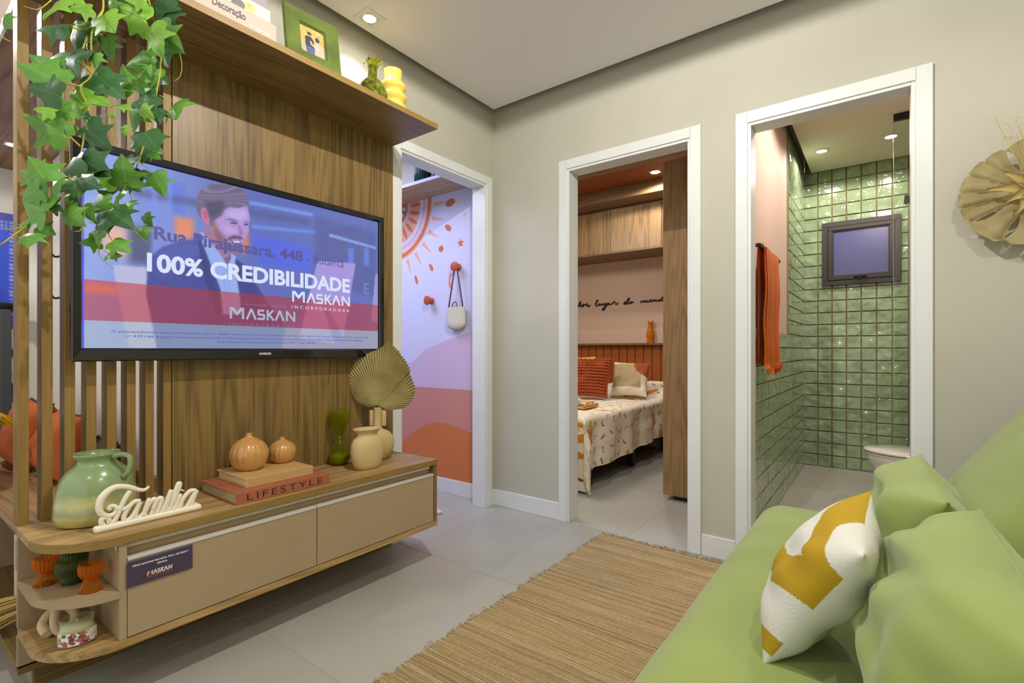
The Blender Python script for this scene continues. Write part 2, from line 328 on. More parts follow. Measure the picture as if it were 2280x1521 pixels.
IVY=[(0.32, 1.631, 1.839, -0.069, -0.005, 2), (0.304, 1.619, 1.893, -0.016, -0.056, 0), (0.354, 1.646, 1.932, -0.028, -0.005, 0), (0.365, 1.624, 1.909, -0.038, -0.014, 0), (0.386, 1.616, 1.9, 0.04, -0.05, 0), (0.37, 1.646, 1.89, 0.0, -0.032, 1), (0.354, 1.693, 1.897, -0.006, -0.071, 2), (0.413, 1.682, 1.982, 0.017, -0.036, 1), (0.453, 1.679, 2.003, 0.005, -0.038, 2), (0.485, 1.63, 1.945, -0.074, 0.024, 0), (0.515, 1.658, 2.027, 0.063, -0.022, 2), (0.522, 1.635, 2.018, 0.013, -0.068, 2), (0.484, 1.626, 1.995, -0.046, -0.003, 0), (0.491, 1.62, 1.926, 0.025, -0.081, 0), (0.513, 1.629, 1.939, 0.048, -0.049, 1), (0.524, 1.693, 1.884, -0.071, -0.023, 1), (0.529, 1.685, 1.82, -0.052, 0.029, 1), (0.534, 1.683, 1.824, 0.032, -0.024, 2), (0.548, 1.682, 1.919, 0.021, -0.067, 2), (0.341, 1.627, 1.762, -0.129, 0.039, 2), (0.311, 1.638, 1.697, -0.114, 0.049, 1), (0.313, 1.666, 1.723, -0.067, 0.049, 1), (0.381, 1.676, 1.766, 0.082, -0.069, 2), (0.341, 1.687, 1.705, 0.015, -0.074, 0), (0.357, 1.689, 1.717, 0.067, -0.036, 0), (0.302, 1.618, 1.657, -0.068, 0.02, 2), (0.291, 1.665, 1.649, 0.048, -0.024, 1), (0.469, 1.67, 1.757, -0.041, 0.093, 1), (0.465, 1.656, 1.762, 0.033, 0.035, 1), (0.506, 1.626, 1.745, -0.052, -0.038, 2), (0.399, 1.653, 1.864, 0.005, -0.05, 1), (0.371, 1.618, 1.794, 0.0, -0.034, 1), (0.375, 1.694, 1.855, -0.002, -0.024, 1), (0.474, 1.688, 1.724, -0.018, -0.062, 1), (0.452, 1.659, 1.707, -0.03, -0.015, 0), (0.475, 1.637, 1.698, 0.029, -0.023, 0), (0.527, 1.692, 1.736, 0.018, -0.044, 2), (0.564, 1.662, 1.758, 0.025, -0.058, 1), (0.33, 1.689, 1.586, -0.092, 0.049, 1), (0.363, 1.686, 1.607, 0.034, 0.034, 1), (0.361, 1.656, 1.613, 0.05, -0.059, 2), (0.359, 1.647, 1.629, 0.005, 0.019, 2), (0.423, 1.664, 1.668, -0.018, 0.001, 0), (0.438, 1.649, 1.638, 0.009, -0.024, 0), (0.295, 1.625, 1.616, -0.038, 0.004, 0), (0.33, 1.637, 1.613, -0.012, 0.012, 0), (0.499, 1.683, 1.645, -0.013, -0.078, 2), (0.476, 1.614, 1.628, 0.048, -0.058, 2), (0.489, 1.614, 1.577, 0.025, -0.018, 1), (0.354, 1.666, 1.53, 0.063, -0.04, 2), (0.346, 1.635, 1.518, -0.051, -0.034, 2), (0.336, 1.658, 1.473, 0.084, -0.03, 2), (0.335, 1.652, 1.469, 0.042, -0.056, 2), (0.282, 1.641, 1.447, -0.048, 0.056, 1), (0.293, 1.7, 1.46, -0.076, 0.028, 1), (0.267, 1.628, 1.42, -0.047, -0.02, 1), (0.294, 1.647, 1.441, 0.035, -0.037, 1), (0.439, 1.628, 1.475, 0.009, 0.07, 1), (0.454, 1.667, 1.492, -0.051, 0.028, 2), (0.455, 1.635, 1.534, -0.081, -0.006, 2), (0.451, 1.642, 1.487, 0.027, -0.02, 2), (0.517, 1.677, 1.541, 0.016, -0.054, 1), (0.475, 1.639, 1.528, -0.005, -0.028, 2), (0.428, 1.66, 1.484, -0.043, 0.025, 0), (0.42, 1.691, 1.453, -0.02, 0.01, 1), (0.277, 1.619, 1.365, -0.077, 0.031, 1), (0.3, 1.616, 1.391, -0.034, -0.009, 2), (0.312, 1.631, 1.378, 0.043, -0.033, 1), (0.273, 1.679, 1.337, 0.035, -0.016, 1), (0.252, 1.665, 1.336, -0.027, 0.003, 1), (0.252, 1.631, 1.312, 0.015, -0.034, 1), (0.411, 1.64, 1.402, -0.005, -0.064, 2), (0.403, 1.626, 1.401, 0.054, -0.042, 2), (0.41, 1.651, 1.428, -0.052, -0.022, 1), (0.412, 1.614, 1.434, 0.039, 0.003, 1), (0.455, 1.673, 1.441, 0.018, -0.029, 1), (0.495, 1.691, 1.414, 0.017, -0.027, 1), (0.488, 1.696, 1.38, 0.02, -0.031, 1), (0.404, 1.676, 1.363, -0.055, -0.013, 1), (0.399, 1.696, 1.325, -0.033, -0.007, 1), (0.405, 1.612, 1.316, 0.04, -0.024, 1), (0.408, 1.636, 1.282, 0.022, 0.0, 1), (0.421, 1.697, 1.294, -0.01, -0.018, 1), (0.36, 1.68, 1.409, 0.022, -0.034, 1), (0.329, 1.647, 1.385, 0.021, -0.023, 0), (0.333, 1.695, 1.437, 0.012, -0.024, 1), (0.209, 1.666, 1.82, 0.023, -0.027, 1)]
IVST=[[(0.399, 1.67, 1.988), (0.399, 1.67, 1.939), (0.376, 1.67, 1.868), (0.376, 1.67, 1.762), (0.353, 1.67, 1.714), (0.37, 1.67, 1.663), (0.364, 1.67, 1.613), (0.353, 1.67, 1.533)], [(0.497, 1.67, 2.045), (0.519, 1.67, 1.968), (0.533, 1.67, 1.886), (0.524, 1.67, 1.786), (0.502, 1.67, 1.662), (0.476, 1.67, 1.55), (0.451, 1.67, 1.487), (0.418, 1.67, 1.414), (0.402, 1.67, 1.366)], [(0.399, 1.67, 1.939), (0.368, 1.67, 1.876), (0.328, 1.67, 1.859)], [(0.376, 1.67, 1.762), (0.35, 1.67, 1.781)], [(0.355, 1.67, 1.719), (0.314, 1.67, 1.709)], [(0.368, 1.67, 1.855), (0.359, 1.67, 1.821), (0.357, 1.67, 1.787), (0.376, 1.67, 1.762)], [(0.353, 1.67, 1.561), (0.332, 1.67, 1.58)], [(0.355, 1.67, 1.531), (0.339, 1.67, 1.476), (0.287, 1.67, 1.452), (0.273, 1.67, 1.43)], [(0.321, 1.67, 1.457), (0.304, 1.67, 1.411), (0.314, 1.67, 1.39), (0.346, 1.67, 1.378)], [(0.31, 1.67, 1.375), (0.287, 1.67, 1.375), (0.25, 1.67, 1.331), (0.207, 1.67, 1.279)], [(0.25, 1.67, 1.331), (0.225, 1.67, 1.321), (0.207, 1.67, 1.322)], [(0.519, 1.67, 1.968), (0.56, 1.67, 1.963), (0.584, 1.67, 1.894), (0.582, 1.67, 1.849), (0.567, 1.67, 1.824)], [(0.528, 1.67, 1.767), (0.546, 1.67, 1.764), (0.567, 1.67, 1.762)], [(0.414, 1.67, 1.656), (0.416, 1.67, 1.632), (0.432, 1.67, 1.597)], [(0.402, 1.67, 1.361), (0.42, 1.67, 1.325)], [(0.455, 1.67, 1.478), (0.463, 1.67, 1.445), (0.461, 1.67, 1.378), (0.502, 1.67, 1.334)], [(0.397, 1.67, 1.331), (0.391, 1.67, 1.286), (0.422, 1.67, 1.251)], [(0.399, 1.67, 1.302), (0.416, 1.67, 1.287)], [(0.359, 1.67, 1.415), (0.361, 1.67, 1.372), (0.355, 1.67, 1.318)], [(0.359, 1.67, 1.362), (0.353, 1.67, 1.342), (0.341, 1.67, 1.337)], [(0.297, 1.67, 1.91), (0.273, 1.67, 1.874), (0.247, 1.67, 1.867)], [(0.207, 1.67, 1.777), (0.216, 1.67, 1.771), (0.225, 1.67, 1.77)], [(0.478, 1.67, 1.561), (0.515, 1.67, 1.539)], [(0.361, 1.67, 1.885), (0.332, 1.67, 1.86)], [(0.399, 1.67, 1.875), (0.383, 1.67, 1.872)], [(0.43, 1.67, 1.741), (0.471, 1.67, 1.754)]]
TV={'suit': [(0.148, 0.69), (0.152, 0.592), (0.164, 0.492), (0.189, 0.441), (0.237, 0.394), (0.278, 0.367), (0.297, 0.323), (0.331, 0.35), (0.382, 0.432), (0.424, 0.47), (0.468, 0.572), (0.514, 0.699), (0.58, 0.852), (0.568, 1.003), (0.176, 1.005), (0.164, 0.855), (0.15, 0.724)], 'shirt': [(0.29, 0.325), (0.307, 0.31), (0.331, 0.369), (0.374, 0.434), (0.408, 0.419), (0.408, 0.464), (0.429, 0.58), (0.424, 0.782), (0.429, 1.004), (0.374, 1.004), (0.369, 0.69), (0.346, 0.5), (0.312, 0.413)], 'hair': [(0.283, 0.205), (0.281, 0.141), (0.297, 0.077), (0.331, 0.022), (0.377, -0.005), (0.419, 0.01), (0.443, 0.049), (0.448, 0.097), (0.435, 0.113), (0.387, 0.134), (0.361, 0.183), (0.346, 0.209), (0.326, 0.274), (0.312, 0.261), (0.302, 0.207)], 'face': [(0.361, 0.174), (0.387, 0.129), (0.435, 0.113), (0.446, 0.139), (0.451, 0.214), (0.447, 0.271), (0.435, 0.336), (0.413, 0.403), (0.382, 0.427), (0.356, 0.39), (0.331, 0.35), (0.321, 0.276), (0.331, 0.215)], 'ear': [(0.297, 0.19), (0.307, 0.167), (0.321, 0.19), (0.326, 0.255), (0.317, 0.278), (0.304, 0.254)], 'neck': [(0.304, 0.282), (0.331, 0.273), (0.361, 0.398), (0.377, 0.433), (0.361, 0.437), (0.321, 0.372), (0.302, 0.331)], 'beard': [(0.331, 0.234), (0.346, 0.209), (0.351, 0.265), (0.382, 0.313), (0.403, 0.296), (0.435, 0.326), (0.413, 0.408), (0.382, 0.427), (0.351, 0.392), (0.331, 0.35), (0.326, 0.284)], 'mouth': [(0.384, 0.332), (0.413, 0.323), (0.427, 0.334), (0.408, 0.359), (0.392, 0.359)], 'chair': [(0.068, 0.574), (0.073, 0.568), (0.148, 0.563), (0.152, 0.636), (0.15, 0.724), (0.164, 0.899), (0.176, 1.005), (0.106, 1.005), (0.09, 0.818), (0.077, 0.677)], 'laptop': [(0.708, 0.392), (0.715, 0.379), (0.875, 0.355), (0.884, 0.365), (0.871, 0.49), (0.82, 0.967), (0.644, 0.936), (0.637, 0.903)], 'stand': [(0.74, 0.725), (0.761, 0.723), (0.82, 0.907), (0.843, 1.002), (0.79, 1.003)], 'glow1': [(0.435, 0.073), (0.691, 0.051), (0.691, 0.073), (0.44, 0.091)], 'glow2': [(0.457, 0.217), (0.698, 0.173), (0.698, 0.19), (0.462, 0.24)], 'blueA': [(0.451, 0.28), (0.684, 0.291), (0.684, 0.46), (0.491, 0.464)], 'org1': [(0.222, 0.258), (0.276, 0.25), (0.276, 0.368), (0.224, 0.403)], 'org2': [(0.046, 0.377), (0.1, 0.357), (0.1, 0.527), (0.046, 0.509)], 'org3': [(0.424, 0.299), (0.446, 0.261), (0.451, 0.372), (0.424, 0.43)], 'dark1': [(0.1, 0.357), (0.168, 0.332), (0.16, 0.547), (0.104, 0.552)], 'win1': [(0.119, 0.091), (0.189, 0.002), (0.189, 0.324), (0.123, 0.331)], 'win2': [(0.202, 0.076), (0.251, 0.061), (0.251, 0.246), (0.215, 0.242)], 'rails': [(0.761, 0.168), (0.991, 0.198), (0.991, 0.217), (0.761, 0.192)], 'darkR': [(0.698, 0.071), (0.991, 0.083), (0.991, 0.594), (0.698, 0.526)], 'band': [(0.003, 0.664), (0.999, 0.65), (0.999, 0.848), (0.003, 0.867)], 'desk': [(0.514, 0.867), (0.999, 0.836), (0.999, 1.002), (0.435, 1.004)], 'orl': [(0.003, 0.666), (0.077, 0.677), (0.081, 0.722), (0.003, 0.723)], 'lapL': [(0.278, 0.367), (0.297, 0.323), (0.369, 0.494), (0.374, 0.689), (0.331, 0.532), (0.274, 0.462)], 'arm': [(0.15, 0.689), (0.16, 0.547), (0.193, 0.484), (0.228, 0.575), (0.237, 0.757), (0.211, 0.896), (0.176, 0.898)], 'beam': [(0.112, 0.147), (0.677, 0.101), (0.677, 0.146), (0.112, 0.189)]}
# ---------------------------------------------------------------- shared materials
M_wall = mat('wall_paint', (186, 184, 170), .85, var=(3, .03), bump=(220, .05))
M_ceil = mat('ceiling_paint', (236, 232, 232), .9)
M_white = mat('white_lacquer', (218, 221, 220), .35, var=(8, .02))
WB, WD = (127, 102, 56), (86, 65, 35)
M_woodX = wood('laminate_along', WB, WD, 'X'); M_woodZ = wood('laminate_upright', WB, WD, 'Z'); M_woodY = wood('laminate_deep', WB, WD, 'Y')
M_woodLit = wood('laminate_lit', (172, 142, 92), (122, 94, 56), 'X')  # lighter copy of the laminate, lamp pool on the cabinet put into its colour
M_edge = mat('edge_band', (140, 112, 58), .5, var=(60, .12), scale=(.2, 3, 3))
M_slat = mat('slat_front', (140, 110, 56), .5, var=(90, .16), scale=(2, 2, .06))
M_bwoodZ = wood('bedroom_laminate', (148, 117, 78), (100, 75, 46), 'Z'); M_bwoodX = wood('bedroom_trim', (120, 94, 62), (80, 58, 36), 'Y')
M_beige = mat('beige_laminate', (166, 146, 116), .38, var=(2, .03))
M_alu = mat('aluminium', (222, 222, 218), .3, metal=.35)
M_grout = mat('floor_grout', (196, 186, 160), .9)
M_tile = mat('porcelain_floor', (172, 171, 163), .32, var=(2.2, .07), bump=(7, .04))
M_black = mat('black_gloss', (10, 11, 13), .12, coat=.6)
M_blackm = mat('black_matt', (26, 27, 30), .45)
M_green = mat('green_velvet', (134, 150, 78), .8, sheen=.25, var=(5, .07), bump=(160, .12))
M_pink = mat('rose_wall_paint', (204, 180, 165), .8)
M_terra = mat('terracotta_lacquer', (170, 72, 36), .45)
M_lamp = mat('lamp_glow', (255, 244, 225), .5, emit=14)
# ---------------------------------------------------------------- floor with its tiles
fl = struct('floor', box(-1.7, 5.35, -1.7, 4.75, -.12, -.0025), M_grout)
xs = [-1.62+.84*i for i in range(9)]; ys = [-1.425+.85*i for i in range(8)]
tb = box(.0015, .8385, .0015, .8485, -.006, 0, .0012, seg=1); tme = bpy.data.meshes.new('tile'); tb.to_mesh(tme); tb.free()
nt = M_tile.node_tree
oi = nd(nt, 'ShaderNodeObjectInfo'); mx = nd(nt, 'ShaderNodeMix', data_type='RGBA', blend_type='MULTIPLY'); mx.inputs[0].default_value = 1
rr = nd(nt, 'ShaderNodeMapRange'); rr.inputs[3].default_value = .95; rr.inputs[4].default_value = 1.03
nt.links.new(oi.outputs['Random'], rr.inputs[0])
pb = nt.nodes['Principled BSDF']; src = pb.inputs['Base Color'].links[0].from_socket
nt.links.new(src, mx.inputs[6]); nt.links.new(rr.outputs[0], mx.inputs[7]); nt.links.new(mx.outputs[2], pb.inputs['Base Color'])
tme.materials.append(M_tile)
for x in xs:
    for y in ys:
        if x > 5.2 or y > 4.6: continue
        t = bpy.data.objects.new('tile', tme); COL.objects.link(t); t.parent = fl; t.location = (x, y, 0)
# ---------------------------------------------------------------- walls
HZ = 2.74
def wall_x(name, x0, x1, y0, y1, holes=(), m=M_wall, z1=HZ):
    """wall slab thin in x with door holes (ya,yb,top)"""
    b = BM(); c = y0
    for ya, yb, zt in sorted(holes):
        box(x0, x1, c, ya, 0, z1, bm=b); box(x0, x1, ya, yb, zt, z1, bm=b); c = yb
    box(x0, x1, c, y1, 0, z1, bm=b); return struct(name, b, m)
def wall_y(name, y0, y1, x0, x1, holes=(), m=M_wall, z1=HZ):
    b = BM(); c = x0
    for xa, xb, zt in sorted(holes):
        box(c, xa, y0, y1, 0, z1, bm=b); box(xa, xb, y0, y1, zt, z1, bm=b); c = xb
    box(c, x1, y0, y1, 0, z1, bm=b); return struct(name, b, m)
D1 = (1.757, 2.487, 2.12); D2 = (.78, 1.515, 2.12); D3 = (-.112, .517, 2.12)
wall_y('wall_left', 2.08, 2.17, .79, 2.57, [D1])
wall_x('wall_right', 2.57, 2.66, -1.7, 4.35, [D2, D3])
wall_y('wall_front', -.88, -.80, -1.2, 2.57)
M_offw = mat('off_white_paint', (214, 211, 204), .8)
wall_x('wall_dining', .69, .79, 2.08, 4.35, m=M_offw)
wall_y('wall_rear', 4.25, 4.45, -1.7, .69, m=M_offw)
M_kids = mat('pale_lilac_paint', (205, 205, 226), .75)
wall_y('wall_kids', 4.35, 4.45, .79, 5.3, m=M_kids)
wall_x('wall_headboard', 5.15, 5.25, .60, 3.4, m=mat('bedroom_rose_paint', (194, 168, 150), .8))
wall_y('wall_bedroom', 3.3, 3.4, 2.66, 5.15, m=M_pink)
wall_y('wall_partition', .565, .64, 2.66, 5.15, m=M_pink)
wall_x('wall_shower', 5.16, 5.25, -.9, .56, m=mat('tile_grout', (140, 130, 98), .9))
wall_y('wall_bathroom', -.9, -.8, 2.66, 5.16, m=M_pink)
struct('ceiling', box(-1.6, 2.50, -.80, 2.025, 2.60, 2.63), M_ceil)
struct('trim_1', box(-1.7, 5.35, -1.7, 4.75, HZ, HZ+.08), mat('slab_paint', (150, 146, 132), .9))
struct('trim_2', box(-1.7, .69, 2.17, 4.25, 2.6, 2.63), M_ceil)
struct('trim_3', box(.79, 2.57, 2.17, 4.35, 2.6, 2.63), M_offw)
struct('trim_4', box(2.66, 5.09, -.8, .50, 2.6, 2.63), mat('bathroom_ceiling_paint', (206, 198, 176), .85))
M_orange_c = mat('burnt_orange_paint', (134, 74, 32), .6)
struct('trim_5', box(2.66, 5.15, .64, 3.3, 2.62, 2.65), M_orange_c)
struct('trim_6', box(2.66, 3.76, .64, 3.3, 2.50, 2.62), M_bwoodX)
struct('trim_7', box(4.45, 5.15, .64, 3.3, 2.50, 2.62, .006), M_bwoodX)
# ---------------------------------------------------------------- door linings and casings
def door_x(name, d, x0, x1, front):
    """lining of an opening in a wall thin in x; casing on the living room side"""
    ya, yb, zt = d; e = bpy.data.objects.new(name, None); COL.objects.link(e); e['kind'] = 'structure'; e.location = (x0, (ya+yb)/2, 0)
    WM[e.name] = Matrix.Translation(e.location)
    w = .050; f = x0-.014
    for s, y in ((-1, ya), (1, yb)):
        y0, y1 = (y-w, y+.004) if s < 0 else (y-.004, y+w)
        obj('casing', box(f, x0, y0, y1, 0, zt+w, .0015, seg=1), M_white, e)
        a, b_ = (y, y+.018) if s < 0 else (y-.018, y)
        obj('jamb', box(x0-.006, x1+.012, a, b_, 0, zt-.0, .0012, seg=1), M_white, e)
    obj('casing', box(f, x0, ya-w+.05, yb+w-.05, zt-.004, zt+w, .0015, seg=1), M_white, e)
    obj('jamb', box(x0-.006, x1+.012, ya+.018, yb-.018, zt-.018, zt, .0012, seg=1), M_white, e)
    return e
door_x('door_2', D2, 2.57, 2.66, -1); door_x('door_3', D3, 2.57, 2.66, -1)
e = bpy.data.objects.new('door_1', None); COL.objects.link(e); e['kind'] = 'structure'; e.location = (2.12, 2.08, 0); WM[e.name] = Matrix.Translation(e.location)
xa, xb, zt = D1
for s, x in ((-1, xa), (1, xb)):
    x0, x1 = (x-.05, x+.004) if s < 0 else (x-.004, x+.05)
    obj('casing', box(x0, x1, 2.066, 2.08, 0, zt+.05, .0015, seg=1), M_white, e)
    a, b_ = (x, x+.018) if s < 0 else (x-.018, x)
    obj('jamb', box(a, b_, 2.074, 2.182, 0, zt, .0012, seg=1), M_white, e)
obj('casing', box(xa, xb, 2.066, 2.08, zt-.004, zt+.05, .0015, seg=1), M_white, e)
obj('jamb', box(xa+.018, xb-.018, 2.074, 2.182, zt-.018, zt, .0012, seg=1), M_white, e)
for nm, a in (('baseboard_left', (2.538, 2.57, 2.068, 2.08)), ('baseboard_right', (2.558, 2.57, 1.566, 2.08)), ('baseboard_right_2', (2.558, 2.57, .568, .728)), ('baseboard_right_3', (2.558, 2.57, -.80, -.163)), ('baseboard_kids', (2.558, 2.57, 2.185, 4.35)), ('baseboard_left_2', (1.70, 1.706, 2.068, 2.08))):
    struct(nm, box(a[0], a[1], a[2], a[3], 0, .105, .002, seg=1), M_white)
# ---------------------------------------------------------------- recessed downlights
def downlight(x, y, z, label, r=.028, sq=.047):
    t = thing('recessed_downlight', label, 'ceiling light', (x, y, z))
    b = BM(); box(x-sq, x+sq, y-sq, y-r*1.15, z-.004, z, bm=b); box(x-sq, x+sq, y+r*1.15, y+sq, z-.004, z, bm=b)
    box(x-sq, x-r*1.15, y-r*1.15, y+r*1.15, z-.004, z, bm=b); box(x+r*1.15, x+sq, y-r*1.15, y+r*1.15, z-.004, z, bm=b)
    obj('trim_plate', b, M_white, t)
    obj('lamp_ring', lathe([(r*.98, 0), (r*1.25, 0), (r*1.25, -.0035), (r*.98, -.0035), (r*.98, 0)], 32, (x, y, z-.001), cap=False), M_alu, t, smooth=True)
    obj('lamp', lathe([(r*.02, 0), (r*.98, 0), (r*.98, .001), (r*.02, .001)], 28, (x, y, z-.0035)), M_lamp, t)
    return t
downlight(1.46, 1.936, 2.60, 'square recessed spotlight in the living room ceiling above the shelf', .03, .055)
downlight(4.28, 1.615, 2.62, 'glowing round spotlight in the burnt orange bedroom ceiling', .04, .043)
downlight(4.57, .379, 2.60, 'left one of the two glowing spotlights in the bathroom ceiling', .036, .038)
downlight(4.563, -.053, 2.60, 'right one of the two glowing spotlights in the bathroom ceiling', .036, .038)
downlight(.51, 3.716, 2.13, 'small spotlight in the wooden canopy left of the slats', .03, .032)
# ---------------------------------------------------------------- bathroom tiles (hand-made look, proud of the grout)
M_gt = mat('green_glazed_tile', (148, 168, 134), .05, var=(9, .13), bump=(15, 1.0, .022), coat=.8)
[setattr(n_.inputs['Detail'], 'default_value', .6) for n_ in M_gt.node_tree.nodes if n_.type == 'TEX_NOISE']
nt = M_gt.node_tree; oi = nd(nt, 'ShaderNodeObjectInfo'); bn = [n for n in nt.nodes if n.type == 'TEX_NOISE']; mpn = [n for n in nt.nodes if n.type == 'MAPPING'][0]
nt.links.new(oi.outputs['Location'], mpn.inputs['Location'])
P_ = .1048
def tile_mesh(depth, thin):
    b = bmesh.new(); n = 3; h = P_-.0085
    return box(-.0045, .0045, -h/2, h/2, -h/2, h/2, .002, seg=1) if thin == 'x' else box(-h/2, h/2, -.0045, .0045, -h/2, h/2, .002, seg=1)
mex = bpy.data.meshes.new('tile'); b = tile_mesh(0, 'x'); b.to_mesh(mex); b.free(); mex.materials.append(M_gt)
mey = bpy.data.meshes.new('tile'); b = tile_mesh(0, 'y'); b.to_mesh(mey); b.free(); mey.materials.append(M_gt)
wsh = bpy.data.objects['wall_shower']; wpa = bpy.data.objects['wall_partition']
for j in range(25):
    for i in range(9):
        y = .5085-i*.1052; z = .052+j*P_
        if True:
            if -.08 < y < .375 and 1.64 < z < 2.10: continue
        if i > 8: continue
        t = bpy.data.objects.new('tile', mex); COL.objects.link(t); t.parent = wsh; t.location = (5.152+random.uniform(-.001, .001), y, z)
        t.rotation_euler = (0, random.uniform(-.008, .008), random.uniform(-.012, .012))
cnt = 0; rest = BM()
for i in range(24):
    x = 5.095-i*.1052
    for j in range(25):
        z = .052+j*P_
        if x < 4.16 and z > 1.10: continue
        if x < 2.72: continue
        if cnt < 296 and (z < 2.2):
            t = bpy.data.objects.new('tile', mey); COL.objects.link(t); t.parent = wpa; t.location = (x, .558+random.uniform(-.0012, .0012), z); t.rotation_euler = (random.uniform(-.008, .008), 0, random.uniform(-.012, .012)); cnt += 1
        else: box(x-.0497, x+.0497, .5535, .5625, z-.0497, z+.0497, .002, bm=rest, seg=1)
o = obj('tile_field', rest, M_gt, wpa); o['kind'] = 'stuff'
struct('trim_8', box(2.72, 5.15, .5605, .566, 0, 1.105), mat('tile_grout_side', (140, 130, 98), .9))
struct('trim_9', box(4.155, 5.15, .5605, .566, 1.105, 2.70), bpy.data.materials['tile_grout_side'])
# bathroom window
wt = bpy.data.objects.new('window_1', None); COL.objects.link(wt); wt['kind'] = 'structure'; wt.location = (5.14, .147, 1.87); WM['window_1'] = Matrix.Translation(wt.location)
M_wf = mat('graphite_aluminium', (62, 58, 58), .4, metal=.3)
def ring(x0, x1, y0, y1, z0, z1, w, bev=.002):
    b = BM(); box(x0, x1, y0, y1, z1-w, z1, bev, b, 1); box(x0, x1, y0, y1, z0, z0+w, bev, b, 1); box(x0, x1, y0, y0+w, z0+w, z1-w, bev, b, 1); box(x0, x1, y1-w, y1, z0+w, z1-w, bev, b, 1); return b
obj('outer_frame', ring(5.118, 5.16, -.128, .422, 1.595, 2.147, .042), M_wf, wt)
obj('sash', ring(5.112, 5.15, -.084, .378, 1.639, 2.103, .032), M_wf, wt)
obj('sash_bead', ring(5.122, 5.152, -.054, .348, 1.669, 2.073, .012), M_wf, wt)
obj('pane', box(5.135, 5.141, -.044, .338, 1.679, 2.063), mat('dusk_blue_pane', (86, 88, 140), .25, coat=.3), wt)
o = obj('handle', box(5.085, 5.112, .10, .19, 1.655, 1.667, .003), M_blackm, wt); obj('latch', box(5.09, 5.112, .138, .156, 1.636, 1.668, .003), M_blackm, o)
# shower screen
t = thing('shower_screen', 'clear fixed glass shower panel under a black ceiling track', 'shower screen', (4.16, -.2, 0))
obj('glass_pane', box(4.156, 4.164, -.795, -.062, .0, 2.555), glass('shower_glass', (246, 250, 247), .0, thin=True), t)
obj('pane_edge', box(4.1555, 4.1645, -.062, -.0605, .0, 2.555), mat('glass_edge', (150, 185, 160), .2), t)
obj('ceiling_track', box(4.145, 4.175, -.795, -.062, 2.555, 2.60, .003), M_blackm, t)
t = thing('rain_shower', 'square black rain shower head on the right of the green tiles', 'shower head', (4.6, -.25, 2.1))
obj('head_plate', box(4.50, 4.70, -.33, -.13, 2.12, 2.14, .004), M_blackm, t)
b = BM()
for i in range(9): box(4.505, 4.695, -.325+i*.022, -.317+i*.022, 2.111, 2.12, bm=b)
obj('nozzles', b, mat('nozzle_rubber', (105, 100, 80), .6), t)
obj('shower_arm', tube([(4.6, -.23, 2.14), (4.6, -.23, 2.19), (4.6, -.3, 2.21), (4.6, -.79, 2.21)], .012, 10), M_blackm, t, smooth=True)
# towel bar and towel
t = thing('towel_bar', 'square black towel bar on the rose bathroom wall', 'towel bar', (3.0, .52, 1.57))
obj('bar', box(2.76, 3.37, .492, .510, 1.558, 1.576, .002), M_blackm, t)
for x in (2.77, 3.352): obj('bracket', box(x-.009, x+.009, .51, .565, 1.558, 1.576, .002), M_blackm, t)
M_tow = mat('orange_terry', (238, 130, 26), .95, sheen=.1, bump=(120, .6, .003))
t = thing('hand_towel', 'long orange towel folded over the black bar in the bathroom', 'towel', (3.0, .50, 1.2))
def towel(off, zb, yf, yb, x0, x1, seed):
    b = bmesh.new(); n = 30; rows = []
    path = [(yf-.006, zb+.0)]+[(yf-.004*math.sin(k*.8), zb+(1.55-zb)*k/14) for k in range(1, 14)]+[(yf+.004, 1.566), (.5, 1.584+off), (yb-.002, 1.570)]+[(yb, 1.55-(1.55-zb-.05)*k/12) for k in range(1, 13)]
    for (y, z) in path:
        row = []
        for i in range(n+1):
            u = i/n; w = .010*math.sin(u*PI*5+seed)*(1.58-z)/.7
            x = x0+(x1-x0)*u+.02*(1.58-z)*(u-.3)
            row.append(b.verts.new((x, y+(w if y < .5 else w*.2), z+.004*math.sin(u*9))))
        rows.append(row)
    for p, q in zip(rows, rows[1:]):
        for i in range(n): b.faces.new((p[i], p[i+1], q[i+1], q[i]))
    bmesh.ops.solidify(b, geom=b.faces[:], thickness=.007); bmesh.ops.recalc_face_normals(b, faces=b.faces); return b
obj('towel_cloth', towel(0, .90, .478, .528, 2.86, 3.24, 0), M_tow, t, smooth=True)
obj('inner_fold', towel(.004, .93, .484, .520, 2.84, 3.02, 2), M_tow, t, smooth=True)
obj('hem_band', box(2.99, 3.26, .462, .476, .925, .955, .004), mat('towel_hem', (190, 80, 12), .9, bump=(300, .4)), t)
# toilet
t = thing('toilet', 'white wall-hung toilet with closed lid by the green tiles', 'toilet', (3.78, -.2, 0))
M_cer = mat('white_ceramic', (228, 224, 220), .12, coat=.5)
def egg(z, L, Wd, y0=.09, n=40):
    r = []
    for i in range(n):
        a = 2*PI*i/n; r.append((3.78+Wd*math.sin(a), y0-L/2+L/2*math.cos(a)*(1 if math.cos(a) > 0 else 1.15), z))
    return r
def loft(rings):
    b = bmesh.new(); R = [[b.verts.new(p) for p in r] for r in rings]; n = len(R[0])
    for p, q in zip(R, R[1:]):
        for i in range(n): b.faces.new((p[i], p[(i+1) % n], q[(i+1) % n], q[i]))
    b.faces.new(R[0][::-1]); b.faces.new(R[-1]); bmesh.ops.recalc_face_normals(b, faces=b.faces); return b
obj('bowl', loft([egg(.10, .26, .09, -.19), egg(.13, .32, .115, -.13), egg(.20, .40, .135, -.05), egg(.28, .47, .155, .02), egg(.35, .52, .172, .07), egg(.395, .54, .178, .085)]), M_cer, t, smooth=True)
obj('seat', loft([egg(.397, .545, .18), egg(.408, .55, .182)]), M_cer, t)
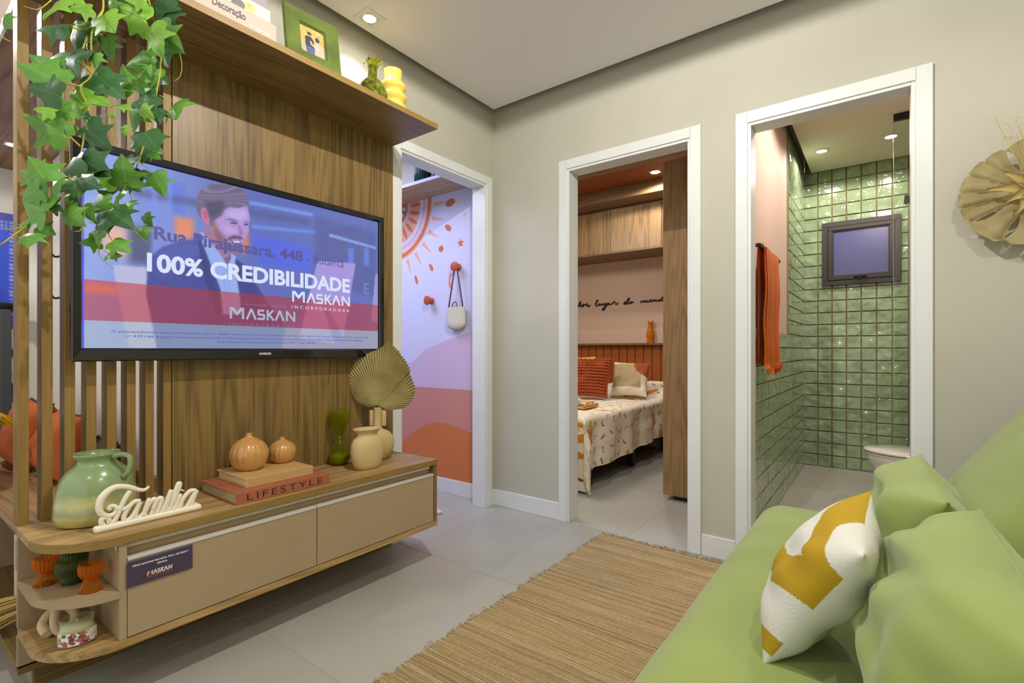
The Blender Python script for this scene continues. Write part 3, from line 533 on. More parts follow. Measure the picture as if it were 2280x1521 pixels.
obj('lid', loft([egg(.412, .545, .181), egg(.416, .553, .185, .094), egg(.424, .553, .185, .094), egg(.430, .53, .175, .083), egg(.431, .2, .07, -.1)]), M_cer, t, smooth=True)
obj('wall_mount', box(3.62, 3.94, -.80, -.44, .12, .41, .03, seg=4), M_cer, t, smooth=True)
# ---------------------------------------------------------------- TV cabinet
TZ = .5036
t = thing('tv_cabinet', 'long low wooden TV cabinet with beige doors and rounded open end shelf', 'cabinet', (1.0, 1.9, .184))
def round_board(x1, yb, rx, ry, xl=.289, yf=1.72, n=14):
    """board outline: straight right and back, front-left corner rounded"""
    p = [(x1, yb), (xl, yb), (xl, yf+ry)]
    for k in range(1, n): a = k/n*PI/2; p.append((xl+rx*(1-math.cos(a)), yf+ry*(1-math.sin(a))))
    return p+[(xl+rx, yf), (x1, yf)]
def board(poly, z0, z1, bev=.001): return prism(poly, z1-z0, Matrix.Translation((0, 0, z0)), bev=bev)
obj('top_board', board(round_board(1.692, 2.058, .17, .17), .479, TZ), M_woodLit, t)
obj('edge_strip', board([(p[0]-(.0009 if p[0] < .5 else 0), p[1]-.0009) for p in round_board(1.692, 1.8, .17, .17)][2:]+[(1.692, 1.7235), (.46, 1.7235)]+[(.289+.003+.167*(1-math.cos(a)), 1.7235+.167*(1-math.sin(a))) for a in [PI/2*(1-k/14) for k in range(15)]], .4795, TZ-.0006, 0), M_edge, t)
obj('bottom_board', board(round_board(1.692, 2.058, .17, .17), .184, .207), M_woodLit, t)
obj('side_board', box(1.672, 1.692, 1.722, 2.058, .207, .479, .001, seg=1), M_woodZ, t)
obj('shelf', board([(x, y) for x, y in round_board(.449, 2.046, .155, .17)], .329, .347), M_beige, t)
obj('divider_panel', box(.449, .467, 1.724, 2.058, .207, .479, .001, seg=1), M_beige, t)
obj('back_panel', box(.289, 1.692, 2.046, 2.060, .085, .479, .001, seg=1), M_beige, t)
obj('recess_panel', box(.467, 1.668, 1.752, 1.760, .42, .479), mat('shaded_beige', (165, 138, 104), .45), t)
for x in (.468, 1.059): obj('recess_profile', box(x, x+.6 if x > 1 else 1.056, 1.738, 1.752, .462, .4725, .001, seg=1), M_alu, t)
for i, (x0, x1) in enumerate(((.468, 1.056), (1.059, 1.668))):
    d = obj('door', box(x0, x1, 1.722, 1.740, .210, .428, .001, seg=1), M_beige, t)
    obj('handle_profile', box(x0, x1, 1.7195, 1.742, .4285, .4375, .0015, seg=2), M_alu, d)
obj('hinge_pin', tube([(.444, 1.735, .478), (.444, 1.735, .463)], .0016, 8), M_alu, t)
obj('plinth', box(.33, 1.70, 2.072, 2.079, 0, .184), M_woodX, t)
obj('base_band', box(.289, .62, 2.046, 2.07, .066, .092, .001, seg=1), M_woodX, t)
# notice plate
t = thing('notice_plate', 'small navy notice plate stuck on the left cabinet door', 'sign', (.548, 1.72, .388))
M_navy = mat('navy_plate', (70, 62, 84), .35, var=(40, .05)); obj('plate', box(.465, .632, 1.7175, 1.7215, .352, .425, .0006, seg=1), M_navy, t)
M_wt = mat('white_print', (235, 235, 232), .5); M_rt = mat('red_print', (226, 74, 50), .5)
def MF(x, y, z): return frame_M((x, y, z), (1, 0, 0), (0, 0, 1))
text('plate_lettering', 'Móvel meramente decorativo. Favor, não forçar a', MF(.478, 1.7172, .408), .142, .0062, M_wt, t, bold=.02, shear=.2)
text('plate_lettering', 'abertura.', MF(.538, 1.7172, .3975), .026, .0062, M_wt, t, bold=.02, shear=.2)
def logo(x, y, z, w, h, m, parent, m2=None, shear=.15):
    """emblem-like word mark drawn as strokes: M with a V, slanted letters"""
    b = bmesh.new(); sh = lambda a, c: (a+shear*c*h/w, c)
    def bar(a, c, th):
        a = sh(*a); c = sh(*c); A = Vector((x+a[0]*w, y, z+a[1]*h)); B_ = Vector((x+c[0]*w, y, z+c[1]*h)); d = (B_-A).normalized(); n_ = Vector((d.z, 0, -d.x))*th/2
        b.faces.new([b.verts.new(v) for v in (A-n_, B_-n_, B_+n_, A+n_)])
    th = h*.19
    L_ = [((.02, 0), (.02, 1)), ((.19, 0), (.19, 1)), ((.245, 0), (.31, 1)), ((.31, 1), (.375, 0)), ((.50, .9), (.41, .9)), ((.415, .9), (.415, .5)), ((.41, .5), (.505, .5)), ((.50, .5), (.50, .1)), ((.505, .1), (.40, .1)), ((.555, 0), (.555, 1)), ((.565, .45), (.64, 1)), ((.58, .55), (.65, 0)), ((.68, 0), (.745, 1)), ((.745, 1), (.81, 0)), ((.86, 0), (.86, 1)), ((.86, .98), (.985, .02)), ((.985, 0), (.985, 1))]
    for a, c in L_: bar(a, c, th)
    o1 = obj('logo', b, m, parent); b = bmesh.new()
    b.faces.new([b.verts.new((x+(q+shear*c_*h/w)*w, y, z+c_*h)) for q, c_ in ((.0, 1.05), (.105, .30), (.21, 1.05), (.155, 1.05), (.105, .66), (.055, 1.05))])
    obj('logo', b, m2 or m, parent); return o1
logo(.513, 1.7171, .371, .062, .0125, M_wt, t, M_rt)
text('plate_lettering', 'MEU', MF(.513, 1.7171, .3648), .013, .004, M_rt, t, bold=.02)
text('plate_lettering', 'BUTANTÃ', MF(.530, 1.7171, .3648), .046, .004, M_rt, t, bold=.02, spacing=1.5)
# ---------------------------------------------------------------- slatted divider
t = thing('slatted_divider', 'wooden divider with eight upright slats and a wide panel behind the television', 'room divider', (1.0, 2.06, .5036))
for i in range(8):
    x = .2907+i*.0533
    s = obj('slat', box(x, x+.026, 2.062, 2.125, .5036, 2.10, .0012, seg=1), M_woodZ, t)
    obj('edge_band', box(x+.0008, x+.0252, 2.0612, 2.0622, .5036, 2.10), M_slat, s)
obj('panel', box(.692, 1.70, 2.058, 2.080, TZ, 2.10, .001, seg=1), M_woodZ, t)
t = thing('wall_shelf', 'deep wooden shelf running above the television with a pale front edge', 'shelf', (1.0, 1.9, 2.10))
obj('board', box(.289, 1.695, 1.722, 2.08, 2.10, 2.125, .001, seg=1), M_woodX, t)
obj('edge_strip', box(.289, 1.695, 1.7205, 1.7225, 2.1005, 2.1245), M_edge, t)
t = thing('bench_canopy', 'dark wooden canopy with spotlight over the bench left of the slats', 'canopy', (.49, 3.2, 2.13))
obj('board', box(.312, .69, 2.127, 4.25, 2.13, 2.155), wood('canopy_laminate', (132, 96, 62), (84, 58, 36), 'Y'), t)
obj('edge_strip', box(.304, .312, 2.127, 4.25, 2.128, 2.158), M_white, t)  # white stands in for light catching the board's edge
# ---------------------------------------------------------------- bench behind
t = thing('bench', 'long wooden bench with an open cubby behind the slats', 'bench', (.49, 3.1, 0))
obj('seat_board', box(.289, .689, 2.0601, 4.249, .479, TZ, .001, seg=1), wood('bench_laminate', (160, 128, 82), (108, 78, 48), 'Y'), t)
obj('bottom_board', box(.289, .689, 2.0601, 4.249, .065, .09, .001, seg=1), M_woodY, t)
obj('back_board', box(.669, .689, 2.0601, 4.249, .09, .479), M_beige, t)
obj('upstand', box(.672, .6895, 2.127, 4.249, TZ, TZ+.05, .001, seg=1), M_woodY, t)
for y in (3.05, 4.2): obj('divider_board', box(.30, .669, y, y+.018, .09, .479), M_beige, t)
obj('plinth', box(.325, .66, 2.08, 4.24, 0, .065), M_beige, t)
# cushions on the bench
M_oc = mat('burnt_orange_canvas', (176, 86, 36), .9, sheen=0, bump=(90, .3)); M_pipe = mat('charcoal_piping', (48, 44, 44), .8)
def bench_cushion(y, w, h, tilt, label, seed, m=M_oc, x=.50, t_=.17, rz=0):
    L = Vector((x, y, TZ)); c = thing('cushion', label, 'cushion', L, (0, 0, rz))
    M = Matrix.Translation((0, 0, h/2*math.cos(tilt)-.006)) @ Matrix.Rotation(tilt, 4, 'Y') @ Matrix(((0, 0, -1, 0), (1, 0, 0, 0), (0, 1, 0, 0), (0, 0, 0, 1)))
    obj('cover', pillow(w, h, t_, 26, M=M, seed=seed), m, c, smooth=True, local=True)
    pts = []
    for k in range(41):
        u = -1+2*k/40; pts.append(M @ Vector((u*w/2*.97, h/2*(1-.07*(1-u*u)), 0)))
    obj('piping', tube(pts, .006, 8), M_pipe, c, smooth=True, local=True)
    pts = [M @ Vector((w/2*(1-.07*(1-u*u)), u*h/2*.97, 0)) for u in [-1+k/15 for k in range(31)]]
    obj('piping', tube(pts, .006, 8), M_pipe, c, smooth=True, local=True); settle(c, TZ+.001)
bench_cushion(3.14, .46, .30, .30, 'burnt orange cushion on the bench, seen behind the two leftmost slats', 1, x=.48)
bench_cushion(2.72, .40, .27, .22, 'burnt orange cushion on the bench behind the green jug', 5, x=.52)
bench_cushion(2.47, .24, .17, .05, 'small charcoal cushion peeking out beside the orange ones', 8, m=M_pipe, x=.60, t_=.09)
# coat hooks
for z in (1.556, 1.328):
    h = thing('coat_hook', ('upper' if z > 1.4 else 'lower')+' small black hook on the white wall behind the slats', 'hook', (.69, 3.632, z))
    obj('plate', box(.684, .69, 3.622, 3.642, z-.02, z+.03, .002), M_blackm, h)
    obj('prong', tube([(.686, 3.632, z-.005), (.66, 3.632, z-.012), (.645, 3.632, z+.005), (.640, 3.632, z+.03)], [.006, .006, .008], 10, smooth=5), M_blackm, h, smooth=True)
# metal rack in front of the city picture
r = thing('metal_rack', 'dark tubular metal rack standing before the city picture', 'rack', (.3, 4.12, TZ))
obj('top_rail', tube([(-.25, 4.12, 1.285), (.60, 4.12, 1.285)], .026, 16), M_blackm, r, smooth=True)
obj('end_cap', tube([(.600, 4.12, 1.285), (.625, 4.12, 1.285)], .052, 20), M_blackm, r, smooth=True)
obj('post', box(.505, .555, 4.095, 4.145, TZ, 1.27, .006), mat('dark_steel', (62, 66, 70), .5), r)
obj('post', box(-.25, -.20, 4.095, 4.145, 0, 1.27, .006), bpy.data.materials['dark_steel'], r)
# round table and dried grass
tb = thing('round_table', 'edge of a white round table beside the bench', 'table', (-.09, 2.93, 0))
obj('table_top', lathe([(.44, 0), (.455, .006), (.455, .018), (.445, .024)], 64, (-.09, 2.93, .745)), M_white, tb, smooth=True)
obj('pedestal', lathe([(.2, 0), (.2, .015), (.035, .04), (.03, .7), (.09, .745)], 32, (-.09, 2.93, 0)), M_blackm, tb, smooth=True)
g = thing('dried_grass', 'mustard yellow dried plumes hanging over the white table edge', 'dried flowers', (.2, 2.9, .769))
b = BM(); rnd = random.Random(3)
for k in range(70):
    a = rnd.uniform(-.5, .5); q = rnd.uniform(.6, 1); p0 = Vector((.18, 2.9, .79)); p = [p0]
    for s_ in range(1, 6): p.append(p0+Vector((.26*s_/5*q*math.cos(a), .22*s_/5*q*math.sin(a), .035*math.sin(s_/5*2.6)*q+rnd.uniform(-.006, .006)-.10*(s_/5)**2*q)))
    tube(p, [.006, .004, .002], 5, b)
obj('plumes', b, mat('mustard_grass', (222, 176, 26), .9), g, smooth=True)
# city picture
W_, H_ = 150, 220; img = np.zeros((H_, W_, 3)); U, V = np.meshgrid(np.linspace(0, 1, W_), np.linspace(0, 1, H_)); rs = np.random.RandomState(5)
img[:] = np.array([70, 70, 170.])
over(img, (V > .36).astype(float), (48, 42, 66)); 
for k in range(46):
    u = rs.rand(); w = .02+.05*rs.rand(); h = .05+.28*rs.rand()
    c = [(40, 70, 190), (66, 56, 150), (150, 150, 200), (96, 80, 130), (60, 60, 90)][rs.randint(5)]
    m = ((abs(U-u) < w) & (V > .34-h) & (V < .42)).astype(float); over(img, m, c)
    lit = m*((np.sin(U*380) > .1) & (np.sin(V*420) > .1)); over(img, lit, (210, 206, 226), .55*(rs.rand() > .4))
over(img, ((V > .40) & (V < .46)).astype(float), (52, 44, 140), .8)
for k in range(260):
    u, v = rs.rand(), .47+.42*rs.rand(); w, h = .015+.05*rs.rand(), .008+.03*rs.rand(); c = [(176, 92, 70), (206, 200, 200), (110, 74, 120), (70, 66, 70), (150, 70, 110), (96, 110, 50)][rs.randint(6)]
    over(img, ((abs(U-u-.4*(V-v)) < w) & (abs(V-v) < h)).astype(float), c, .9)
tr = blur(rs.rand(H_, W_), 1); tr = (tr-tr.min())/(tr.max()-tr.min())
gm = np.clip((V-.80)*14, 0, 1); img = img*(1-gm[..., None])+gm[..., None]*(np.array([40, 52, 24.])+tr[..., None]*np.array([110, 104, 40.]))
pc = thing('city_picture', 'large photo mural of a purple city skyline on the dining wall', 'picture', (.0, 4.249, 1.2))
obj('print', grid_mesh('print', img, (-.75, 4.244, 1.86), (1.375, 0, 0), (0, 0, -1.86+.3), vcol('city_print', .5)), None, pc)
obj('backing', box(-.75, .625, 4.2445, 4.2495, .3, 1.86), M_white, pc)
bpy.data.objects['print'].location = -Vector((.0, 4.249, 1.2))
# magazines and straw tassel in the cubby
for k, (y, w, lab, c) in enumerate(((2.545, .020, 'white travel book with black spine lettering in the bench cubby', (222, 218, 210)), (2.568, .018, 'thin ivory magazine standing behind the travel book in the cubby', (206, 204, 190)))):
    bk = thing('book', lab, 'book', (.43, y, .09), group='books in the bench cubby')
    obj('cover', box(.355, .56, y-w/2, y+w/2, .09, .352-k*.004, .0015, seg=1), mat('book_cover', c, .6), bk)
    obj('pages', box(.358, .562, y-w/2+.002, y+w/2-.002, .092, .349-k*.004), mat('paper', (232, 226, 210), .9, bump=(400, .4)), bk)
    if k == 0: text('lettering', 'VIAGENS', frame_M((.3545, y-.004, .335), (0, 0, -1), (0, -1, 0)) , .11, .011, M_blackm, bk, bold=.02)
ts = thing('straw_tassel', 'bunch of dried straw lying in the bench cubby', 'dried grass', (.35, 2.36, .09)); b = BM(); rnd = random.Random(9)
for k in range(46):
    a = rnd.uniform(-1, 1); z = rnd.uniform(0, .05); p0 = Vector((.43, 2.30, .155+z*.5)); d = Vector((-.20, .10+.10*a, -.045+z-.02*abs(a)))
    tube([p0+d*s_/5+Vector((0, .01*a*math.sin(s_), .012*math.sin(s_*.7))) for s_ in range(6)], [.0035, .003, .0025], 5, b)
obj('straws', b, mat('dry_straw', (196, 168, 104), .9), ts, smooth=True)
# ---------------------------------------------------------------- television
t = thing('television', 'large black flat television showing a smiling man and white lettering', 'television', (.993, 2.03, 1.34))
obj('housing', box(.42, 1.566, 2.005, 2.045, 1.02, 1.67, .012), M_blackm, t)
obj('wall_bracket', box(.80, 1.2, 2.045, 2.062, 1.15, 1.55), M_blackm, t)
b = BM(); X0, X1, Z0, Z1 = .3985, 1.5875, .994, 1.692
def bez(b, p0, p1, q0, q1):
    prof = [(0, 0), (0, -.010), (.004, -.018), (.012, -.022), (.85, -.019), (1.0, -.012)]
    P0, P1, Q0, Q1 = map(Vector, (p0, p1, q0, q1))  # outer edge p0-p1, inner edge q0-q1
    rows = []
    for s_, d in prof:
        s_ = s_ if s_ < .5 else s_; f = s_ if s_ > .5 else s_/.03*.9 if False else s_*8
        f = min(1, f) if s_ < .5 else s_
        rows.append((P0.lerp(Q0, f if s_ > .5 else s_*9)+Vector((0, d, 0)), P1.lerp(Q1, f if s_ > .5 else s_*9)+Vector((0, d, 0))))
    vs_ = [(b.verts.new(a), b.verts.new(c)) for a, c in rows]
    for a, c in zip(vs_, vs_[1:]): b.faces.new((a[0], a[1], c[1], c[0]))
Y_ = 2.008; x0, x1, z0, z1 = .4265, 1.5605, 1.036, 1.6665
bez(b, (X0, Y_, Z0), (X1, Y_, Z0), (x0, Y_, z0), (x1, Y_, z0)); bez(b, (X1, Y_, Z0), (X1, Y_, Z1), (x1, Y_, z0), (x1, Y_, z1))
bez(b, (X1, Y_, Z1), (X0, Y_, Z1), (x1, Y_, z1), (x0, Y_, z1)); bez(b, (X0, Y_, Z1), (X0, Y_, Z0), (x0, Y_, z1), (x0, Y_, z0))
bmesh.ops.remove_doubles(b, verts=b.verts, dist=1e-5); bmesh.ops.recalc_face_normals(b, faces=b.faces)
obj('bezel', b, M_black, t)
obj('rear_cover', box(X0+.001, X1-.001, 2.004, 2.012, Z0+.001, Z1-.001), M_blackm, t)
# picture on the screen, painted from shapes
W_, H_ = 560, 313; U, V = np.meshgrid(np.linspace(0, 1, W_), np.linspace(0, 1, H_)); img = np.zeros((H_, W_, 3))
A = np.array; f1 = np.clip(U*2.2, 0, 1)[..., None]; img[:] = A([150, 172, 236.])*(1-f1)+A([96, 112, 190.])*f1
def pm(k, bl=0):
    m = poly_mask(U, V, TV[k]); return blur(m, bl) if bl else m
def sh(k, col, op=1., bl=0): over(img, pm(k, bl), col, op)
sh('win1', (118, 140, 226), .7, 4); sh('win2', (92, 122, 228), .8, 4); sh('beam', (84, 94, 150), .8, 4); sh('darkR', (78, 90, 156), .7, 6); sh('dark1', (70, 74, 110), .8, 5)
sh('blueA', (80, 102, 240), .85, 7); sh('glow1', (122, 164, 250), .95, 2); sh('glow2', (110, 150, 246), .9, 2); sh('rails', (130, 170, 250), .9, 1)
sh('org1', (236, 142, 110), .95, 4); sh('org2', (240, 184, 160), .95, 6); sh('org3', (226, 130, 96), .9, 4)
for u in (.17, .21, .345): over(img, blur((abs(U-u) < .006).astype(float), 2), (120, 150, 246), .6)
sh('desk', (132, 112, 160), .9, 3); sh('chair', (190, 190, 226), .95, 1)
def ell(u, v, a, b_, rot=0):
    du, dv = (U-u)*1.8, V-v; c, s_ = math.cos(rot), math.sin(rot); x = (du*c+dv*s_)/a; y = (-du*s_+dv*c)/b_; return blur(((x*x+y*y) < 1).astype(float), 1)
def Q(cx, cy):   # read off an enlarged view of the screen, turned back into screen coordinates
    px, py = 330+cx/2.356, 320+cy/2.356; l = (px-1140)/1098.; rx, ry, rz = .8+.6*l, .6-.8*l, -(py-780)/1098.; k = 1.99/ry; return ((rx*k-.427)/1.132, (1.665-1.03-rz*k)/.628)
def qs(pts, col, op=1., bl=1): m = poly_mask(U, V, [Q(*p) for p in pts]); over(img, blur(m, bl) if bl else m, col, op); return m
sh('suit', (66, 76, 158), 1, 1); qs([(40, 560), (110, 530), (220, 510), (280, 460), (330, 560), (200, 640), (60, 700)], (96, 112, 196), .5, 6)
qs([(300, 425), (335, 440), (360, 500), (400, 545), (440, 575), (425, 610), (395, 600), (330, 530), (292, 470)], (160, 120, 160))
qs([(268, 480), (290, 455), (310, 490), (370, 560), (400, 600), (425, 590), (440, 560), (468, 590), (462, 630), (470, 700), (490, 790), (495, 895), (385, 895), (375, 800), (340, 680), (290, 560)], (150, 178, 244))
qs([(400, 600), (425, 590), (437, 565), (440, 600), (425, 640)], (122, 92, 140)); qs([(420, 640), (436, 640), (445, 720), (430, 720)], (120, 148, 232), .6)
for d in (0, 22): qs([(395+d, 640), (400+d, 640), (428+d, 890), (420+d, 890)], (128, 152, 236), .5)
qs([(262, 480), (272, 470), (330, 620), (385, 760), (400, 895), (360, 895), (300, 700)], (52, 60, 130), .9); qs([(465, 600), (520, 640), (560, 720), (600, 830), (560, 895), (500, 895), (480, 740)], (58, 66, 140), .9)
qs([(330, 420), (350, 400), (395, 372), (405, 345), (430, 328), (480, 335), (525, 320), (535, 360), (540, 400), (533, 425), (536, 452), (520, 490), (502, 520), (490, 560), (470, 580), (430, 572), (395, 540), (360, 500), (335, 450)], (180, 150, 216))
qs([(420, 350), (470, 342), (520, 340), (530, 380), (505, 402), (450, 388), (415, 380)], (196, 180, 244), .8, 4); qs([(400, 425), (440, 428), (468, 450), (458, 474), (430, 470), (402, 450)], (196, 170, 236), .8, 4)
qs([(345, 410), (360, 400), (372, 440), (385, 480), (410, 510), (392, 535), (360, 500), (336, 452)], (172, 112, 112), .9, 2); qs([(350, 430), (372, 452), (395, 470), (420, 500), (430, 545), (395, 540), (362, 500)], (128, 92, 120), .8, 3)
qs([(410, 505), (430, 520), (465, 532), (500, 520), (492, 558), (470, 581), (430, 572), (400, 545)], (118, 92, 128), .95, 2); qs([(425, 560), (460, 555), (488, 545), (470, 580), (432, 572)], (150, 120, 150), .7, 2)
qs([(420, 495), (450, 478), (490, 482), (508, 496), (490, 502), (455, 498), (428, 506)], (106, 74, 110), .95, 1); qs([(438, 503), (470, 506), (500, 506), (490, 524), (466, 531), (446, 520)], (120, 70, 130), 1, 0); qs([(448, 506), (470, 508), (496, 509), (484, 519), (458, 518)], (214, 210, 250), 1, 0)
qs([(475, 420), (484, 424), (505, 468), (498, 480), (478, 478), (484, 462)], (150, 112, 176), .8, 1); qs([(405, 396), (440, 390), (475, 402), (484, 412), (465, 405), (432, 398)], (104, 84, 124), .9, 1); qs([(502, 412), (518, 405), (536, 408), (534, 412), (516, 411)], (104, 84, 124), .9, 1)
qs([(430, 412), (455, 405), (478, 417), (470, 421), (445, 418)], (84, 76, 130), .95, 0); qs([(508, 421), (520, 415), (532, 420), (528, 427), (512, 427)], (84, 76, 130), .95, 0); qs([(425, 424), (450, 426), (474, 430), (450, 434)], (150, 112, 170), .6, 1)
qs([(282, 350), (292, 330), (312, 335), (325, 370), (330, 410), (318, 425), (300, 405), (286, 380)], (214, 120, 160)); qs([(294, 350), (306, 345), (316, 375), (318, 405), (304, 392)], (176, 84, 110), .8, 1)
hm = qs([(256, 320), (258, 285), (275, 250), (300, 222), (345, 203), (400, 198), (455, 208), (500, 235), (530, 275), (538, 305), (530, 330), (508, 325), (480, 334), (430, 326), (402, 345), (392, 372), (368, 388), (352, 402), (345, 430), (332, 430), (328, 395), (314, 338), (292, 330), (282, 348), (285, 400), (266, 360)], (112, 102, 136))
st_ = np.sin((V*210+U*40)+5*np.sin(U*31+V*13)+3*np.sin(V*57+U*20)); over(img, blur(hm, 1)*np.clip(st_, 0, 1)*np.clip((.20-V)*9, 0, 1), (156, 148, 190), .5); qs([(300, 300), (345, 300), (400, 290), (405, 330), (380, 370), (345, 395), (325, 370), (312, 330)], (70, 66, 100), .7, 3)
for a_, b_ in ((1055, 1085), (1140, 1165)): qs([(a_, 545), (b_, 550), (b_, 640), (a_, 636)], (98, 134, 240), .8, 2)
sh('laptop', (166, 150, 226), .92, 1); st = (np.sin((U*1.6+V)*260) > 0)*pm('laptop'); over(img, st, (186, 172, 240), .35); sh('stand', (120, 108, 190), .8, 1)
u0 = poly_mask(U, V, [(.985, .42), (1.0, .40), (1, .80), (.965, .78)]); over(img, u0, (170, 160, 230), .8)
over(img, ((V > .655) & (V < .862)).astype(float), (196, 44, 52), .55); over(img, (V >= .862).astype(float), (176, 192, 200), .58); sh('orl', (250, 110, 70), .6, 4)
over(img, (U < .004).astype(float), (90, 90, 250))
sc = obj('screen', grid_mesh('screen', img, (.427, 2.0008, 1.665), (1.132, 0, 0), (0, 0, -.628), vcol('screen_picture', .15, emit=.92, coat=.3)), None, t)
sc.location = -Vector((.993, 2.03, 1.34)); WM[sc.name] = WM[t.name]
def E_(name, c, k=.9):
    m, nt_, p = _new(name); p.inputs['Base Color'].default_value = (.01, .01, .01, 1); p.inputs['Emission Color'].default_value = (*lin(c), 1); p.inputs['Emission Strength'].default_value = k; p.inputs['Roughness'].default_value = .3; return m
EW = E_('screen_white', (214, 222, 246), 1.0); EG = E_('screen_grey', (170, 190, 214)); EN = E_('screen_navy', (84, 88, 196)); ED = E_('screen_dim', (90, 88, 166), .8)
ys_ = 2.0
text('screen_lettering', '100% CREDIBILIDADE', MF(.597, ys_, 1.302), .80, .062, EW, t, bold=.035)
text('screen_lettering', 'E', MF(1.475, ys_, 1.302), .03, .055, E_('screen_faded', (120, 130, 200)), t, bold=.02)
text('screen_lettering', 'Rua Pirajussara, 448', MF(.617, ys_, 1.413), .545, .045, ED, t, bold=.03)
text('screen_lettering', '- Butantã', MF(1.18, ys_, 1.413), .185, .042, ED, t, bold=-.005)
logo(1.112, ys_, 1.236, .285, .044, EW, t, shear=0); text('screen_lettering', 'INCORPORADORA', MF(1.112, ys_, 1.208), .282, .014, EW, t, spacing=1.7)
logo(.862, ys_, 1.152, .265, .042, EG, t, shear=0); text('screen_lettering', 'INCORPORADORA', MF(.862, ys_, 1.125), .262, .012, E_('screen_mauve', (140, 120, 160)), t, spacing=1.7)
text('screen_lettering', 'Incorporação e realização', MF(.92, ys_, 1.208), .17, .010, E_('screen_rose', (146, 110, 160)), t)
text('screen_lettering', 'O empreendimento será comercializado após o registro do memorial de incorporação no cartório de registro de imóveis competente, nos termos da lei', MF(.50, ys_, 1.088), 1.0, .0085, EN, t, bold=.01)
text('screen_lettering', 'nº 4.591/64. Imagens meramente ilustrativas e informações preliminares sujeitas a alteração sem aviso prévio. Futura Intermediação: Maskan', MF(.54, ys_, 1.073), .93, .0085, EN, t, bold=.01)
text('screen_lettering', 'Intermediação e Administração Imobiliária LTDA - Creci 45039J', MF(.82, ys_, 1.058), .40, .0085, EN, t, bold=.01)
text('maker_lettering', 'SAMSUNG', MF(.969, 1.9865, 1.0125), .047, .0085, M_wt, t, bold=.02)
# ---------------------------------------------------------------- things on the cabinet
def handle_tube(pts, rad, flat=1): return tube(pts, rad, 14, smooth=6)
mj, nt, p = _new('jug_glaze'); tc = nd(nt, 'ShaderNodeTexCoord'); sx = nd(nt, 'ShaderNodeSeparateXYZ'); nt.links.new(tc.outputs['Object'], sx.inputs[0])
nz = nd(nt, 'ShaderNodeTexNoise'); nz.inputs['Scale'].default_value = 14; nz.inputs['Detail'].default_value = 6; nt.links.new(tc.outputs['Object'], nz.inputs['Vector'])
ad = nd(nt, 'ShaderNodeMath', operation='MULTIPLY_ADD'); ad.inputs[1].default_value = .06; nt.links.new(nz.outputs[0], ad.inputs[0]); nt.links.new(sx.outputs['Z'], ad.inputs[2])
rp = nd(nt, 'ShaderNodeValToRGB'); el = rp.color_ramp.elements; el[0].position = 0; el[0].color = (*lin((186, 178, 110)), 1); el[1].position = 1; el[1].color = (*lin((122, 142, 88)), 1)
mr = nd(nt, 'ShaderNodeMapRange'); mr.inputs[1].default_value = .02; mr.inputs[2].default_value = .24; nt.links.new(ad.outputs[0], mr.inputs[0]); nt.links.new(mr.outputs[0], rp.inputs[0])
for q, c in ((.16, (184, 176, 106)), (.24, (144, 158, 116)), (.36, (186, 182, 116)), (.48, (128, 148, 92)), (.8, (130, 156, 108))): k = el.new(q); k.color = (*lin(c), 1)
nt.links.new(rp.outputs[0], p.inputs['Base Color']); p.inputs['Roughness'].default_value = .22; p.inputs['Coat Weight'].default_value = .7
t = thing('jug', 'big green glazed jug with a wide mouth and side handle', 'jug', (.452, 1.952, TZ))
c = (.452, 1.952, TZ)
obj('body', lathe([(.082, 0), (.098, .006), (.103, .03), (.102, .06), (.098, .10), (.089, .132), (.074, .156), (.058, .17), (.050, .178), (.049, .190), (.057, .200), (.060, .206), (.058, .210), (.052, .208), (.044, .198), (.042, .18), (.06, .15), (.03, .03)], 56, c, sy=.88), mj, t, smooth=True)
rx = Vector((.6, -.8, 0)); C_ = Vector(c)
obj('handle', tube([C_+rx*.050+Vector((0, 0, .197)), C_+rx*.078+Vector((0, 0, .203)), C_+rx*.100+Vector((0, 0, .197)), C_+rx*.105+Vector((0, 0, .178)), C_+rx*.098+Vector((0, 0, .150)), C_+rx*.084+Vector((0, 0, .134))], [.0085, .0075, .0075, .0085], 14, smooth=6), mj, t, smooth=True)
# word sign
t = thing('word_sign', 'cream ceramic word sign standing at the front left of the cabinet', 'sign', (.55, 1.81, TZ))
M_cream = mat('cream_ceramic', (236, 228, 208), .5, var=(30, .03), sss=.05)
b = BM()
for i, s_ in enumerate(FAM):
    n_ = len(s_); rr_ = .0070 if i else [.0035, .0060, .0080, .0105, .0085, .0068, .006, .005]
    tube([(x, 1.808, z) for x, z in s_], rr_ if i else rr_, 10, b, smooth=5)
obj('lettering', b, M_cream, t, smooth=True)
obj('base_bar', box(.411, .690, 1.796, 1.824, TZ, TZ+.019, .008, seg=4), M_cream, t, smooth=True)
# books
def book(name, label, x0, x1, y0, y1, z, h, cm, pages='x0', parent=None, cat='book'):
    t = thing(name, label, cat, ((x0+x1)/2, (y0+y1)/2, z)); k = .0035
    obj('cover', box(x0, x1, y0, y1, z, z+k, .001, seg=1), cm, t); obj('cover', box(x0, x1, y0, y1, z+h-k, z+h, .001, seg=1), cm, t)
    obj('spine', box(x0, x1, y0, y0+.004, z+k*.5, z+h-k*.5, .001, seg=1), cm, t)
    b = BM(); n_ = max(5, int(h/.0016))
    for i in range(n_): q = (i*7 % 5)*.0005; box(x0+.005+q, x1-.005-q, y0+.004, y1-.006-q, z+k+(h-2*k)*i/n_, z+k+(h-2*k)*(i+.72)/n_, bm=b)
    o = obj('pages', b, mat('pages_'+name, (206, 190, 150), .9), t); return t
M_brk = mat('brick_cloth', (160, 94, 64), .75, bump=(300, .15))
t = book('book', 'brick red coffee table book lying under the ribbed tan one', .774, 1.130, 1.750, 2.035, TZ, .0395, M_brk)
